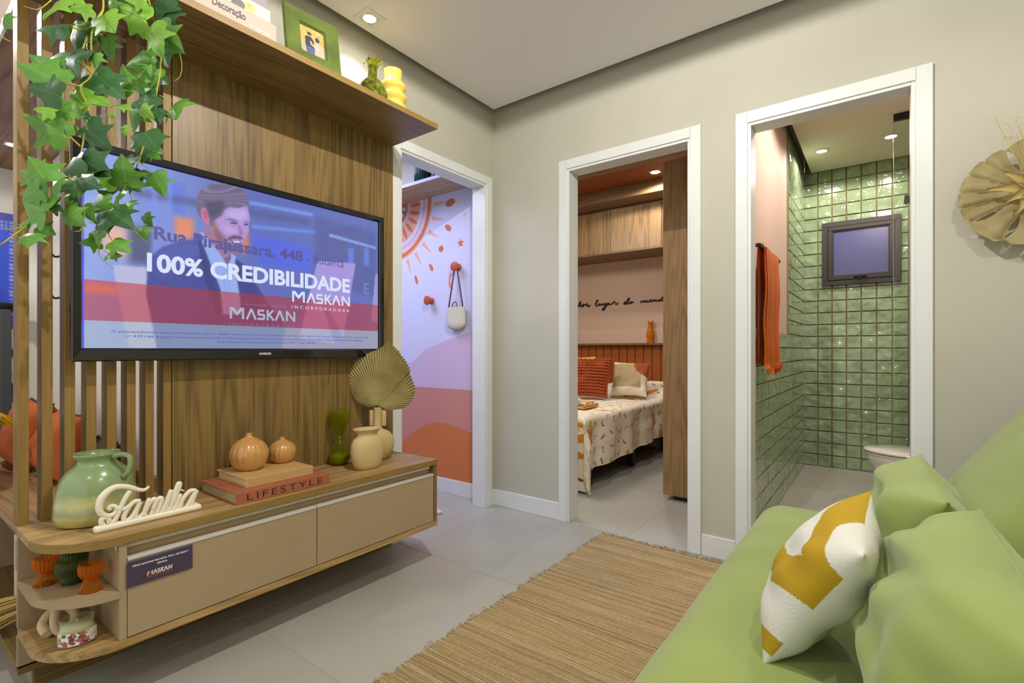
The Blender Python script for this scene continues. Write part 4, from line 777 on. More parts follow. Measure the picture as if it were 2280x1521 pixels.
text('spine_lettering', 'LIFESTYLE', MF(.812, 1.7494, TZ+.008), .285, .024, M_blackm, t, bold=-.012, spacing=1.25)
text('cover_lettering', 'THE', frame_M((.79, 1.99, TZ+.0402), (1, 0, 0), (0, 1, 0)), .07, .02, mat('blind_print', (150, 70, 50), .7), t, bold=-.01)
text('cover_lettering', 'LIFESTYLE', frame_M((.79, 1.90, TZ+.0402), (1, 0, 0), (0, 1, 0)), .26, .02, bpy.data.materials['blind_print'], t, bold=-.01)
B1 = TZ+.0395
t = thing('decorative_box', 'ribbed tan book shaped box lying on the brick red book', 'box', (.957, 1.91, B1)); x0, x1, y0, y1, h = .828, 1.086, 1.795, 2.03, .032
M_tan = mat('tan_ribbed', (204, 166, 108), .6); M_tan2 = mat('cream_liner', (222, 208, 160), .7)
obj('cover', box(x0, x1, y0, y1, B1, B1+.004, .0008, seg=1), M_tan, t); b = box(x0, x1, y0, y1, B1+h-.004, B1+h-.0012, .0004, seg=1)
for i in range(30): xx = x0+.002+i*(x1-x0-.004)/30; box(xx+.001, xx+.0065, y0, y1, B1+h-.0014, B1+h, bm=b)
obj('cover', b, M_tan, t); b = BM()
for i in range(7): box(x0, x1, y0-.0006, y0+.003, B1+.0005+i*.0045, B1+.0035+i*.0045, .0006, bm=b, seg=1)
obj('spine', b, M_tan, t); obj('liner', box(x0+.008, x1-.006, y0+.002, y1-.004, B1+.004, B1+h-.004), M_tan2, t)
B2 = B1+.032
M_och = mat('ochre_glaze', (194, 144, 82), .18, coat=.7, var=(6, .05))
def gourd(x, y, r, H_, label):
    t = thing('bud_vase', label, 'vase', (x, y, B2))
    pr = [(.55, 0), (.66, .03), (.86, .16), (.98, .34), (1.0, .46), (.94, .60), (.76, .74), (.48, .84), (.24, .90), (.17, .94), (.16, .975), (.19, 1.0), (.14, 1.0), (.1, .95)]
    obj('body', lathe([(a*r, b_*H_) for a, b_ in pr], 96, (x, y, B2), rib=(16, .045, lambda z: max(0, min(1, (H_*.92-z)/(H_*.2))))), M_och, t, smooth=True); return t
gourd(.905, 1.935, .0685, .137, 'larger ochre ribbed bud vase on the left of the tan box')
gourd(1.046, 1.955, .054, .101, 'smaller ochre ribbed bud vase on the right of the tan box')
# hourglass
hx, hy = 1.343, 2.005
t = thing('hourglass', 'olive green glass hourglass against the wooden panel', 'hourglass', (hx, hy, TZ))
M_og = glass('olive_glass', (150, 160, 20), .02); pf = [(.030, 0), (.038, .004), (.045, .018), (.0465, .034), (.042, .058), (.030, .085), (.016, .108), (.006, .122), (.005, .127), (.006, .132), (.016, .146), (.030, .170), (.043, .200), (.0465, .222), (.044, .240), (.036, .250), (.026, .252)]
m_, nt, p = _new('olive_thin_glass'); nt.nodes.remove(p); out = nt.nodes['Material Output']; a = nd(nt, 'ShaderNodeBsdfTransparent'); a.inputs[0].default_value = (*lin((226, 228, 110)), 1); g = nd(nt, 'ShaderNodeBsdfPrincipled'); g.inputs['Base Color'].default_value = (*lin((120, 124, 10)), 1); g.inputs['Roughness'].default_value = .05
x = nd(nt, 'ShaderNodeMixShader'); lw = nd(nt, 'ShaderNodeLayerWeight'); lw.inputs[0].default_value = .35; mp_ = nd(nt, 'ShaderNodeMapRange'); mp_.inputs[3].default_value = .18; mp_.inputs[4].default_value = .8; nt.links.new(lw.outputs['Facing'], mp_.inputs[0]); nt.links.new(mp_.outputs[0], x.inputs[0]); nt.links.new(a.outputs[0], x.inputs[1]); nt.links.new(g.outputs[0], x.inputs[2]); nt.links.new(x.outputs[0], out.inputs[0])
obj('glass_body', lathe(pf, 44, (hx, hy, TZ)), m_, t, smooth=True)
obj('sand', lathe([(.028, .003), (.041, .015), (.043, .034), (.0425, .045), (.035, .047), (.001, .052)], 36, (hx, hy, TZ)), mat('olive_sand', (140, 140, 24), .8), t, smooth=True)
obj('neck_bead', lathe([(.003, -.004), (.0065, 0), (.003, .004)], 20, (hx, hy, TZ+.127)), mat('silver_bead', (220, 220, 200), .2, metal=1), t, smooth=True)
# vases
M_sand = mat('sand_ceramic', (196, 174, 122), .62, var=(7, .05), bump=(60, .12))
vx, vy = 1.372, 1.835; ang = .18
t = thing('wide_vase', 'matt sand vase with a wide flat collar at the right of the cabinet', 'vase', (vx, vy, TZ))
b = lathe([(.046, 0), (.055, .003), (.064, .018), (.073, .045), (.0765, .08), (.074, .11), (.063, .134), (.050, .143), (.046, .150), (.047, .160), (.062, .172), (.067, .176), (.0665, .180), (.062, .179), (.045, .168), (.04, .15), (.06, .1), (.05, .02)], 56, sy=.62)
b.transform(Matrix.Translation((vx, vy, TZ)) @ Matrix.Rotation(ang-.35, 4, 'Z')); obj('body', b, M_sand, t, smooth=True)
nx, ny = 1.515, 1.945
t = thing('bottle_vase', 'round sand bottle vase with square lugs holding the dried palm leaf', 'vase', (nx, ny, TZ))
obj('body', lathe([(.036, 0), (.044, .003), (.064, .018), (.082, .045), (.0875, .073), (.082, .103), (.062, .130), (.036, .143), (.024, .148), (.021, .155), (.021, .246), (.0225, .250), (.018, .250), (.017, .2)], 56, (nx, ny, TZ), sy=.72), M_sand, t, smooth=True)
Rm = Matrix.Translation((nx, ny, TZ)) @ Matrix.Rotation(-.927+.0, 4, 'Z')
for s_ in (-1, 1): obj('lug', xf(box(min(s_*.018, s_*.040), max(s_*.018, s_*.040), -.006, .006, .162, .238, .004, seg=3), Rm), M_sand, t, smooth=True)
# palm leaf
lz = TZ+.262
t = thing('palm_leaf', 'pleated dried fan palm leaf standing in the bottle vase', 'dried leaf', (nx, ny, TZ+.24))
B0 = Vector((nx+.005, ny-.004, lz)); Rr = Vector((.6, -.8, 0)); Fw = Vector((.8, .6, 0)); b = BM()
pl = spl([(a, b_, 0) for a, b_ in PALM], 7); npl = 132
acc = [0]
for a, c_ in zip(pl, pl[1:]): acc.append(acc[-1]+(c_-a).length)
rim = []
for k in range(npl+1):
    s_ = acc[-1]*k/npl; i = max(0, min(len(pl)-2, int(np.searchsorted(acc, s_))-1)); f = (s_-acc[i])/max(1e-9, acc[i+1]-acc[i]); rim.append(pl[i].lerp(pl[i+1], min(1, max(0, f))))
rows = []
for k, q in enumerate(rim):
    row = []
    for j in range(9):
        f = j/8; ff = .03+.97*f; amp = .0055*f*(1 if k % 2 else -1)*(.5+f*.5)
        dep = amp+.03*f*f*math.sin(k/npl*PI*2+.6)-.02*f
        jag = (1+(.018 if k % 2 else -.006)*(f == 1))
        row.append(b.verts.new(B0+Rr*(q.x*ff*jag)+Vector((0, 0, 1))*(q.y*ff*jag)+Fw*dep))
    rows.append(row)
for p_, q_ in zip(rows, rows[1:]):
    for j in range(8): b.faces.new((p_[j], p_[j+1], q_[j+1], q_[j]))
mlf, nt, p = _new('dried_palm'); tc = nd(nt, 'ShaderNodeTexCoord'); n_ = nd(nt, 'ShaderNodeTexNoise'); n_.inputs['Scale'].default_value = 9; n_.inputs['Detail'].default_value = 5; nt.links.new(tc.outputs['Object'], n_.inputs['Vector'])
r_ = nd(nt, 'ShaderNodeValToRGB'); r_.color_ramp.elements[0].position = .3; r_.color_ramp.elements[0].color = (*lin((152, 136, 84)), 1); r_.color_ramp.elements[1].position = .7; r_.color_ramp.elements[1].color = (*lin((180, 167, 114)), 1)
nt.links.new(n_.outputs[0], r_.inputs[0]); nt.links.new(r_.outputs[0], p.inputs['Base Color']); p.inputs['Roughness'].default_value = .85
obj('blade', b, mlf, t)
obj('stem', tube([(nx, ny, TZ+.16), (nx+.002, ny, TZ+.235), B0-Vector((0, 0, .01)), B0+Vector((0, 0, .03))], [.004, .005, .004], 10, smooth=4), mat('leaf_stem', (150, 140, 40), .7), t, smooth=True)
# ---------------------------------------------------------------- open end shelves
M_amb = None
def tint(name, c1, c2, lo=.3, bl=.4):
    m_, nt, p = _new(name); nt.nodes.remove(p); out = nt.nodes['Material Output']; a = nd(nt, 'ShaderNodeBsdfTransparent'); a.inputs[0].default_value = (*lin(c1), 1)
    g = nd(nt, 'ShaderNodeBsdfPrincipled'); g.inputs['Base Color'].default_value = (*lin(c2), 1); g.inputs['Roughness'].default_value = .06
    x = nd(nt, 'ShaderNodeMixShader'); lw = nd(nt, 'ShaderNodeLayerWeight'); lw.inputs[0].default_value = bl; q = nd(nt, 'ShaderNodeMapRange'); q.inputs[3].default_value = lo; q.inputs[4].default_value = .6
    nt.links.new(lw.outputs['Facing'], q.inputs[0]); nt.links.new(q.outputs[0], x.inputs[0]); nt.links.new(a.outputs[0], x.inputs[1]); nt.links.new(g.outputs[0], x.inputs[2]); nt.links.new(x.outputs[0], out.inputs[0]); return m_
M_amb = tint('amber_pressed_glass', (255, 230, 178), (236, 146, 52), .12, .2); M_grg = tint('green_pressed_glass', (206, 220, 172), (92, 118, 62), .22, .22)
def amber(x, y, label):
    t = thing('candle_holder', label, 'candle holder', (x, y, .347)); k = .80; sc = lambda pr: [(a*k, b_*k) for a, b_ in pr]
    obj('foot', lathe(sc([(.036, 0), (.035, .006), (.027, .026), (.019, .038)]), 120, (x, y, .347), rib=(20, .12)), M_amb, t, smooth=True)
    obj('collar', lathe(sc([(.012, .035), (.021, .037), (.023, .041), (.021, .045), (.012, .046)]), 40, (x, y, .347)), M_amb, t, smooth=True)
    obj('cup', lathe(sc([(.016, .043), (.030, .052), (.037, .068), (.038, .084), (.035, .098), (.032, .098), (.034, .084), (.032, .068), (.022, .056), (.01, .052)]), 120, (x, y, .347), rib=(18, .11)), M_amb, t, smooth=True); return t
amber(.404, 1.800, 'ribbed amber glass candle holder at the front of the upper corner shelf')
amber(.335, 1.955, 'ribbed amber glass candle holder at the back left of the upper corner shelf')
gx, gy = .385, 1.905; t = thing('candle_holder', 'stepped dark green ribbed glass holder between the two amber ones', 'candle holder', (gx, gy, .347))
obj('foot', lathe([(.026, 0), (.027, .003), (.027, .028)], 96, (gx, gy, .347), rib=(24, .06)), M_grg, t, smooth=True)
obj('middle_tier', lathe([(.027, .028), (.037, .029), (.038, .032), (.038, .066), (.036, .069)], 96, (gx-.002, gy, .347), rib=(26, .06)), M_grg, t, smooth=True)
obj('cup', lathe([(.032, .069), (.033, .072), (.032, .100), (.029, .100), (.028, .074)], 96, (gx+.004, gy, .347), rib=(24, .06)), M_grg, t, smooth=True)
BZ = .207
jx, jy = .375, 1.808; t = thing('candle_jar', 'glass jar candle with a fig printed label on the lower corner shelf', 'candle', (jx, jy, BZ))
Rj = Matrix.Translation((jx, jy, BZ)) @ Matrix.Rotation(-.25, 4, 'Z')
def oval(pr, **k): return xf(lathe([(a_*.82, b_*.86) for a_, b_ in pr], 64, sy=.62, **k), Rj)
M_clear = tint('clear_glass', (248, 250, 244), (206, 208, 190), .06, .25)
obj('glass_jar', oval([(.046, 0), (.051, .004), (.0515, .050), (.047, .056), (.0455, .060), (.0455, .083), (.0475, .086), (.0455, .088), (.0435, .084), (.0435, .058), (.048, .05)]), M_clear, t, smooth=True)
obj('wax', oval([(.044, .003), (.0485, .007), (.049, .046), (.0425, .056), (.042, .066), (.001, .067)]), mat('ivory_wax', (232, 226, 196), .5, sss=.3), t, smooth=True)
obj('wick', xf(tube([(0, 0, .056), (.001, 0, .064), (-.002, 0, .070)], .0012, 6), Rj), M_wt, t)
# label wrapped round the front
W_, H_ = 110, 44; U, V = np.meshgrid(np.linspace(0, 1, W_), np.linspace(0, 1, H_)); im = np.zeros((H_, W_, 3)); im[:] = 236; rs = np.random.RandomState(3)
for k in range(70):
    u, v = rs.rand()*.66+(.0 if rs.rand() < .85 else .34), rs.rand(); r_ = .03+.05*rs.rand(); c = [(116, 52, 84), (196, 84, 96), (96, 132, 52), (70, 104, 40), (206, 110, 120)][rs.randint(5)]
    over(im, ((((U-u)*2.4)**2+((V-v)*.9)**2) < r_*r_*3).astype(float), c, .92)
over(im, ((U > .66) & (U < .92) & (V > .12) & (V < .86)).astype(float), (236, 226, 226)); 
for v in (.3, .42, .54): over(im, ((U > .70) & (U < .88) & (abs(V-v) < .02)).astype(float), (150, 120, 120))
me = grid_mesh('label', im, (0, 0, 0), (1, 0, 0), (0, 1, 0), vcol('fig_print', .5)); co = np.empty(len(me.vertices)*3); me.vertices.foreach_get('co', co); co = co.reshape(-1, 3)
an = np.radians(-150+co[:, 0]*150); P3 = np.stack([.0430*np.cos(an), .0430*.62*np.sin(an)-.0003, .041-.034*co[:, 1]], 1)
R4 = np.array(Matrix.Rotation(-.25, 4, 'Z')); P3 = P3 @ R4[:3, :3].T; me.vertices.foreach_set('co', P3.ravel()); me.update(); obj('label', me, None, t)
kx, ky = .362, 1.925; t = thing('knot_ornament', 'matt beige ceramic knot ornament behind the jar candle', 'ornament', (kx, ky, BZ))
M_kn = mat('knot_ceramic', (206, 184, 146), .8); K = Vector((kx, ky, BZ))
P = [K+Vector(v)*.74 for v in ((-.045, -.03, .020), (-.05, .01, .045), (-.02, .03, .075), (.025, .01, .080), (.04, -.03, .055), (.02, -.045, .022), (-.012, -.04, .020), (-.02, -.02, .05), (-.004, .015, .085), (.03, .035, .060), (.05, .01, .025), (.03, .02, .018), (-.02, .03, .018), (-.045, -.03, .020))]
obj('loop', tube(P, .0125, 14, smooth=7), M_kn, t, smooth=True)
# ---------------------------------------------------------------- on the high shelf
SZ = 2.125
M_rose = mat('dusty_rose_cover', (202, 172, 160), .6)
t = book('book', 'dusty rose decorating book lying at the bottom of the stack on the high shelf', .60, .907, 1.735, 1.98, SZ, .066, M_rose)
text('spine_lettering', 'Decoração', MF(.695, 1.7344, SZ+.028), .105, .026, mat('slate_print', (72, 74, 82), .6), t, bold=.02)
text('spine_lettering', 'COM HARMONIA', MF(.812, 1.7344, SZ+.016), .070, .0075, M_wt, t, bold=.02)
def photo_book(z, h, x1, label, seed, cols):
    t = book('book', label, x1-.30, x1, 1.745, 1.97, z, h, mat('stone_cover_%d' % seed, cols[0], .6)); W_, H_ = 150, 36
    U, V = np.meshgrid(np.linspace(0, 1, W_), np.linspace(0, 1, H_)); im = np.zeros((H_, W_, 3)); im[:] = cols[0]; rs = np.random.RandomState(seed)
    for k in range(26):
        u, v = .15+.62*rs.rand(), rs.rand(); c = cols[1+rs.randint(len(cols)-1)]; over(im, ((((U-u)*5)**2+((V-v)*1.0)**2) < (.08+.3*rs.rand())**2).astype(float), c, .9)
    me = grid_mesh('spine_print', im, (x1-.30-t.location.x, 1.7447-t.location.y, h), (.30, 0, 0), (0, 0, -h), vcol('spine_print_%d' % seed, .5)); obj('spine_print', me, None, t); return t
photo_book(SZ+.066, .048, .89, 'photo covered book in the middle of the stack on the high shelf', 4, [(196, 192, 186), (60, 60, 66), (214, 180, 90), (130, 80, 120), (186, 206, 222), (84, 84, 88)])
photo_book(SZ+.114, .046, .875, 'mauve grey book topping the stack on the high shelf', 6, [(150, 134, 146), (60, 58, 66), (224, 222, 220), (90, 60, 110)])
t = thing('photo_frame', 'green velvet photo frame leaning on the high shelf', 'picture frame', (1.07, 1.80, SZ))
Mf = Matrix.Translation((.967, 1.785, SZ)) @ Matrix.Rotation(-.10, 4, 'Z') @ Matrix.Rotation(-.17, 4, 'X') @ Matrix(((1, 0, 0, 0), (0, 0, -1, 0), (0, 1, 0, 0), (0, 0, 0, 1)))
M_fv = mat('moss_velvet', (88, 106, 28), .7, sheen=.3, var=(14, .35))
w_, h_, a, c_ = .222, .232, .062, .058
b = bmesh.new(); vo = [[b.verts.new((x, y, z)) for x, y in q] for z in (0, .014) for q in (((0, 0), (w_, 0), (w_, h_), (0, h_)), ((a, c_), (w_-a, c_), (w_-a, h_-c_), (a, h_-c_)))]
for i in range(4):
    k = (i+1) % 4; b.faces.new((vo[0][i], vo[0][k], vo[2][k], vo[2][i])); b.faces.new((vo[1][i], vo[3][i], vo[3][k], vo[1][k])); b.faces.new((vo[2][i], vo[2][k], vo[3][k], vo[3][i])); b.faces.new((vo[0][i], vo[1][i], vo[1][k], vo[0][k]))
bmesh.ops.recalc_face_normals(b, faces=b.faces); bmesh.ops.bevel(b, geom=[e_ for e_ in b.edges if len(e_.link_faces) == 2 and e_.calc_face_angle(0) > .5], offset=.004, segments=2, affect='EDGES')
obj('velvet_border', xf(b, Mf), M_fv, t); obj('back_board', xf(box(.004, w_-.004, .004, h_-.004, -.004, .001), Mf), M_blackm, t)
obj('strut', xf(prism([(.10, .0), (.122, .0), (.115, .15), (.107, .15)], .003, Matrix.Translation((0, 0, -.01)) @ Matrix.Rotation(0, 4, 'X')), Mf), M_blackm, t)
W_, H_ = 90, 116; U, V = np.meshgrid(np.linspace(0, 1, W_), np.linspace(0, 1, H_)); im = np.zeros((H_, W_, 3)); rs = np.random.RandomState(8)
im[:] = (206, 184, 110); nz_ = blur(rs.rand(H_, W_), 2); nz_ = (nz_-nz_.min())/(nz_.max()-nz_.min()); im += (nz_[..., None]-.5)*np.array([90, 90, 70.]); over(im, blur((V > .55).astype(float), 5), (178, 174, 160), .7)
def el_(u, v, a_, b_, c, op=1): over(im, blur(((((U-u)/a_)**2+((V-v)/b_)**2) < 1).astype(float), 1), c, op)
over(im, poly_mask(U, V, [(.22, .36), (.42, .30), (.55, .42), (.58, .70), (.56, 1), (.26, 1), (.2, .6)]), (66, 70, 86)); over(im, poly_mask(U, V, [(.28, .70), (.56, .70), (.56, 1), (.28, 1)]), (96, 104, 150))
over(im, poly_mask(U, V, [(.62, .44), (.80, .46), (.92, .62), (.98, 1), (.60, 1), (.58, .62)]), (196, 178, 160)); over(im, poly_mask(U, V, [(.40, .60), (.46, .55), (.78, .68), (.74, .75)]), (208, 190, 172))
el_(.43, .27, .07, .065, (196, 150, 120)); el_(.40, .22, .09, .05, (60, 54, 56)); el_(.63, .34, .055, .055, (206, 160, 130)); el_(.72, .35, .09, .09, (66, 70, 84)); el_(.44, .52, .05, .04, (208, 168, 140))
me = grid_mesh('photo', im, (0, 0, 0), (1, 0, 0), (0, 1, 0), vcol('photo_print', .3)); co = np.empty(len(me.vertices)*3); me.vertices.foreach_get('co', co); co = co.reshape(-1, 3)
Mn = np.array(WM[t.name].inverted() @ Mf); q = np.stack([a+co[:, 0]*(w_-2*a), h_-c_-co[:, 1]*(h_-2*c_), np.full(len(co), .004), np.ones(len(co))], 1) @ Mn.T; me.vertices.foreach_set('co', q[:, :3].ravel()); me.update(); obj('photo', me, None, t)
t = thing('glass_vase', 'mottled olive glass bottle vase with a frilled lip on the high shelf', 'vase', (1.412, 1.85, SZ))
M_mg, nt, p = _new('mottled_olive_glass'); tc = nd(nt, 'ShaderNodeTexCoord'); n_ = nd(nt, 'ShaderNodeTexNoise'); n_.inputs['Scale'].default_value = 16; n_.inputs['Distortion'].default_value = 2.2; n_.inputs['Detail'].default_value = 4; nt.links.new(tc.outputs['Object'], n_.inputs['Vector'])
r_ = nd(nt, 'ShaderNodeValToRGB'); r_.color_ramp.elements[0].position = .36; r_.color_ramp.elements[0].color = (*lin((60, 74, 14)), 1); r_.color_ramp.elements[1].position = .6; r_.color_ramp.elements[1].color = (*lin((182, 186, 40)), 1)
nt.links.new(n_.outputs[0], r_.inputs[0]); nt.links.new(r_.outputs[0], p.inputs['Base Color']); p.inputs['Roughness'].default_value = .04; p.inputs['Transmission Weight'].default_value = .6; p.inputs['Coat Weight'].default_value = 1
obj('body', lathe([(.04, 0), (.05, .004), (.064, .035), (.067, .065), (.060, .098), (.042, .122), (.026, .134), (.023, .145), (.022, .185)], 44, (1.412, 1.85, SZ)), M_mg, t, smooth=True)
b = BM(); rings = []
for j in range(6):
    f = j/5; rings.append([b.verts.new((1.412+(.022+.020*f)*(1+.14*f*math.sin(7*q))*math.cos(q), 1.85+(.022+.020*f)*(1+.14*f*math.sin(7*q))*math.sin(q), SZ+.185+.040*f-.012*f*f+.007*f*math.sin(7*q+1))) for q in [2*PI*i/56 for i in range(56)]])
for p_, q_ in zip(rings, rings[1:]):
    for i in range(56): b.faces.new((p_[i], p_[(i+1) % 56], q_[(i+1) % 56], q_[i]))
bmesh.ops.solidify(b, geom=b.faces[:], thickness=.003); obj('frilled_lip', b, M_mg, t, smooth=True)
t = thing('ringed_vase', 'pale yellow vase of stacked rounded rings on the high shelf', 'vase', (1.571, 1.90, SZ))
pr = [(.045, 0)]
for k in range(4):
    z = k*.052
    for q in range(9): a_ = q/8*PI; pr.append((.050+.016*math.sin(a_)-.003*(k == 3), z+.002+.048*q/8))
pr += [(.042, .212), (.042, .255), (.044, .26), (.040, .262), (.038, .255), (.038, .2)]
obj('body', lathe(pr, 56, (1.571, 1.90, SZ)), mat('butter_glaze', (240, 216, 104), .28, coat=.5), t, smooth=True)
# ---------------------------------------------------------------- ivy
def leaf_mesh(seed, m, curl):
    o = [(0, 0), (.09, -.06), (.22, -.10), (.36, -.04), (.40, .08), (.33, .20), (.40, .30), (.50, .43), (.36, .46), (.24, .50), (.20, .60), (.12, .80), (0, 1.0)]
    rr_ = random.Random(seed); o = [(x*(1+rr_.uniform(-.1, .1)), y) for x, y in o]
    h = spl([(x, y, 0) for x, y in o], 3); b = bmesh.new(); N = len(h); mid = []
    Z = lambda x, y: -curl*(x*x)*1.1-.10*(y-.35)**2*curl*3-.10*abs(x)+.02*math.sin(9*y+4*abs(x)+seed)
    for k, p in enumerate(h): mid.append(b.verts.new((0, max(0, min(1, p.y*.96+.01*k/N)), Z(0, max(0, p.y)))) if False else None)
    for s_ in (-1, 1):
        pass
    ms = [b.verts.new((0, q, Z(0, q)+.012)) for q in [i/10 for i in range(11)]]
    def near(y): return min(10, max(0, round(y*10)))
    for s_ in (-1, 1):
        R_ = [b.verts.new((s_*p.x, p.y, Z(p.x, p.y))) for p in h[1:-1]]; I_ = [b.verts.new((s_*p.x*.5, .28+(p.y-.28)*.62, Z(p.x*.5, .28+(p.y-.28)*.62)+.006)) for p in h[1:-1]]
        for i in range(len(R_)-1): b.faces.new((R_[i], R_[i+1], I_[i+1], I_[i]) if s_ > 0 else (R_[i], I_[i], I_[i+1], R_[i+1]))
        ks = [near(v.co.y) for v in I_]; last = ks[0]
        for i in range(len(I_)-1):
            k0, k1 = last, max(last, ks[i+1]); f = [ms[k0], I_[i], I_[i+1]]; b.faces.new(f if s_ > 0 else f[::-1])
            for k in range(k0, k1): f = [ms[k], I_[i+1], ms[k+1]]; b.faces.new(f if s_ > 0 else f[::-1])
            last = k1
        for k in range(last, 10): f = [ms[k], I_[-1], ms[k+1]]; b.faces.new(f if s_ > 0 else f[::-1])
        f = [I_[-1], R_[-1], ms[10]]; b.faces.new(f if s_ > 0 else f[::-1])
        f = [ms[0], R_[0], I_[0]]; b.faces.new(f if s_ > 0 else f[::-1])
        for k in range(0, ks[0]): f = [ms[k], I_[0], ms[k+1]]; b.faces.new(f if s_ > 0 else f[::-1])
    for f in b.faces: f.smooth = True
    me = bpy.data.meshes.new('leaf'); b.to_mesh(me); b.free(); me.materials.append(m); return me
def leaf_mat(name, c, vein):
    m, nt, p = _new(name); L = nt.links.new; tc = nd(nt, 'ShaderNodeTexCoord'); sx = nd(nt, 'ShaderNodeSeparateXYZ'); L(tc.outputs['Object'], sx.inputs[0])
    ab = nd(nt, 'ShaderNodeMath', operation='ABSOLUTE'); L(sx.outputs['X'], ab.inputs[0])
    lt = nd(nt, 'ShaderNodeMath', operation='LESS_THAN'); lt.inputs[1].default_value = .012; L(ab.outputs[0], lt.inputs[0])
    # side veins: lines of constant (y - 1.1|x|)
    ml = nd(nt, 'ShaderNodeMath', operation='MULTIPLY_ADD'); ml.inputs[1].default_value = -.75; L(ab.outputs[0], ml.inputs[0]); L(sx.outputs['Y'], ml.inputs[2])
    fr = nd(nt, 'ShaderNodeMath', operation='PINGPONG'); fr.inputs[1].default_value = .09; L(ml.outputs[0], fr.inputs[0])
    l2 = nd(nt, 'ShaderNodeMath', operation='LESS_THAN'); l2.inputs[1].default_value = .006; L(fr.outputs[0], l2.inputs[0])
    l3 = nd(nt, 'ShaderNodeMath', operation='MULTIPLY'); l3.inputs[1].default_value = .45; L(l2.outputs[0], l3.inputs[0])
    mxx = nd(nt, 'ShaderNodeMath', operation='MAXIMUM'); L(lt.outputs[0], mxx.inputs[0]); L(l3.outputs[0], mxx.inputs[1])
    nz = nd(nt, 'ShaderNodeTexNoise'); nz.inputs['Scale'].default_value = 5; L(tc.outputs['Object'], nz.inputs['Vector']); oi = nd(nt, 'ShaderNodeObjectInfo')
    hs = nd(nt, 'ShaderNodeHueSaturation'); hs.inputs['Color'].default_value = (*lin(c), 1); vr = nd(nt, 'ShaderNodeMapRange'); vr.inputs[3].default_value = .72; vr.inputs[4].default_value = 1.25
    ax = nd(nt, 'ShaderNodeMath', operation='MULTIPLY_ADD'); ax.inputs[1].default_value = .5; L(oi.outputs['Random'], ax.inputs[0]); hh = nd(nt, 'ShaderNodeMath', operation='MULTIPLY'); hh.inputs[1].default_value = .5; L(nz.outputs[0], hh.inputs[0]); L(hh.outputs[0], ax.inputs[2])
    L(ax.outputs[0], vr.inputs[0]); L(vr.outputs[0], hs.inputs['Value'])
    mix = nd(nt, 'ShaderNodeMix', data_type='RGBA'); L(mxx.outputs[0], mix.inputs[0]); L(hs.outputs[0], mix.inputs[6]); mix.inputs[7].default_value = (*lin(vein), 1); L(mix.outputs[2], p.inputs['Base Color'])
    p.inputs['Roughness'].default_value = .42; bp = nd(nt, 'ShaderNodeBump'); bp.inputs['Strength'].default_value = .5; bp.inputs['Distance'].default_value = .02
    iv_ = nd(nt, 'ShaderNodeMath', operation='SUBTRACT'); iv_.inputs[0].default_value = 1; L(mxx.outputs[0], iv_.inputs[1]); L(iv_.outputs[0], bp.inputs['Height']); L(bp.outputs[0], p.inputs['Normal']); return m
LM = [leaf_mat('ivy_leaf_light', (124, 174, 58), (98, 140, 46)), leaf_mat('ivy_leaf', (90, 144, 50), (112, 162, 66)), leaf_mat('ivy_leaf_dark', (52, 96, 50), (74, 116, 64))]
LMS = [[leaf_mesh(s_*3+k, LM[s_], c_) for k, c_ in enumerate((.25, .6, 1.1))] for s_ in range(3)]
t = thing('ivy', 'trailing green ivy hanging from above over the slats and television corner', 'hanging plant', (.40, 1.67, 2.3))
Rv, Uv, Fv = Vector((.6, -.8, 0)), Vector((0, 0, 1)), Vector((.8, .6, 0)); rnd = random.Random(11); T0 = Vector((.40, 1.67, 2.3))
for (x, y, z, r_, u_, tn) in IVY:
    L = math.hypot(r_, u_); d = Rv*r_/L+Uv*u_/L; tl = rnd.uniform(-.35, .55); d = (d*math.cos(tl)-Fv*math.sin(tl)).normalized(); L /= math.cos(tl)
    nrm = -Fv+Rv*rnd.uniform(-.45, .45)+Uv*rnd.uniform(-.1, .6); nrm = (nrm-d*nrm.dot(d)).normalized(); s_ = d.cross(nrm)
    o = bpy.data.objects.new('leaf', LMS[tn][rnd.randrange(3)]); COL.objects.link(o); o.parent = t
    L *= 1.16 if L < .075 else (1.02 if L < .1 else .82); wsc = L*rnd.uniform(1.15, 1.35)
    o.matrix_local = Matrix.Translation(Vector((x, y, z))-T0) @ Matrix((s_*wsc, d*L*1.03, nrm*L)).transposed().to_4x4()
M_st = mat('ivy_stem', (176, 170, 52), .6)
for i, s_ in enumerate(IVST):
    o = obj('stem' if i < 10 else 'tendril', tube(s_, [.0023, .002, .0017] if i < 10 else [.0014, .0011, .0008], 7, smooth=6), M_st, t, smooth=True)
for k, (x, y) in enumerate(((.352, 1.67), (.455, 1.67), (.40, 1.67))):
    obj('stem', tube([(x-.01, y, 2.02), (x, y-.004, 2.10), (x+.005, 1.705, 2.150), (.415, 1.80, 2.20), (.42, 1.86, 2.215)], .0024, 7, smooth=6), M_st, t, smooth=True)
obj('pot', lathe([(.045, 0), (.052, .004), (.064, .088), (.067, .090), (.067, .100), (.060, .100), (.058, .085), (.05, .02)], 40, (.42, 1.87, 2.125)), M_sand, t, smooth=True)
obj('soil', lathe([(.001, .078), (.056, .078), (.056, .084), (.001, .090)], 30, (.42, 1.87, 2.125)), mat('potting_soil', (58, 42, 30), .95, bump=(200, 1)), t)
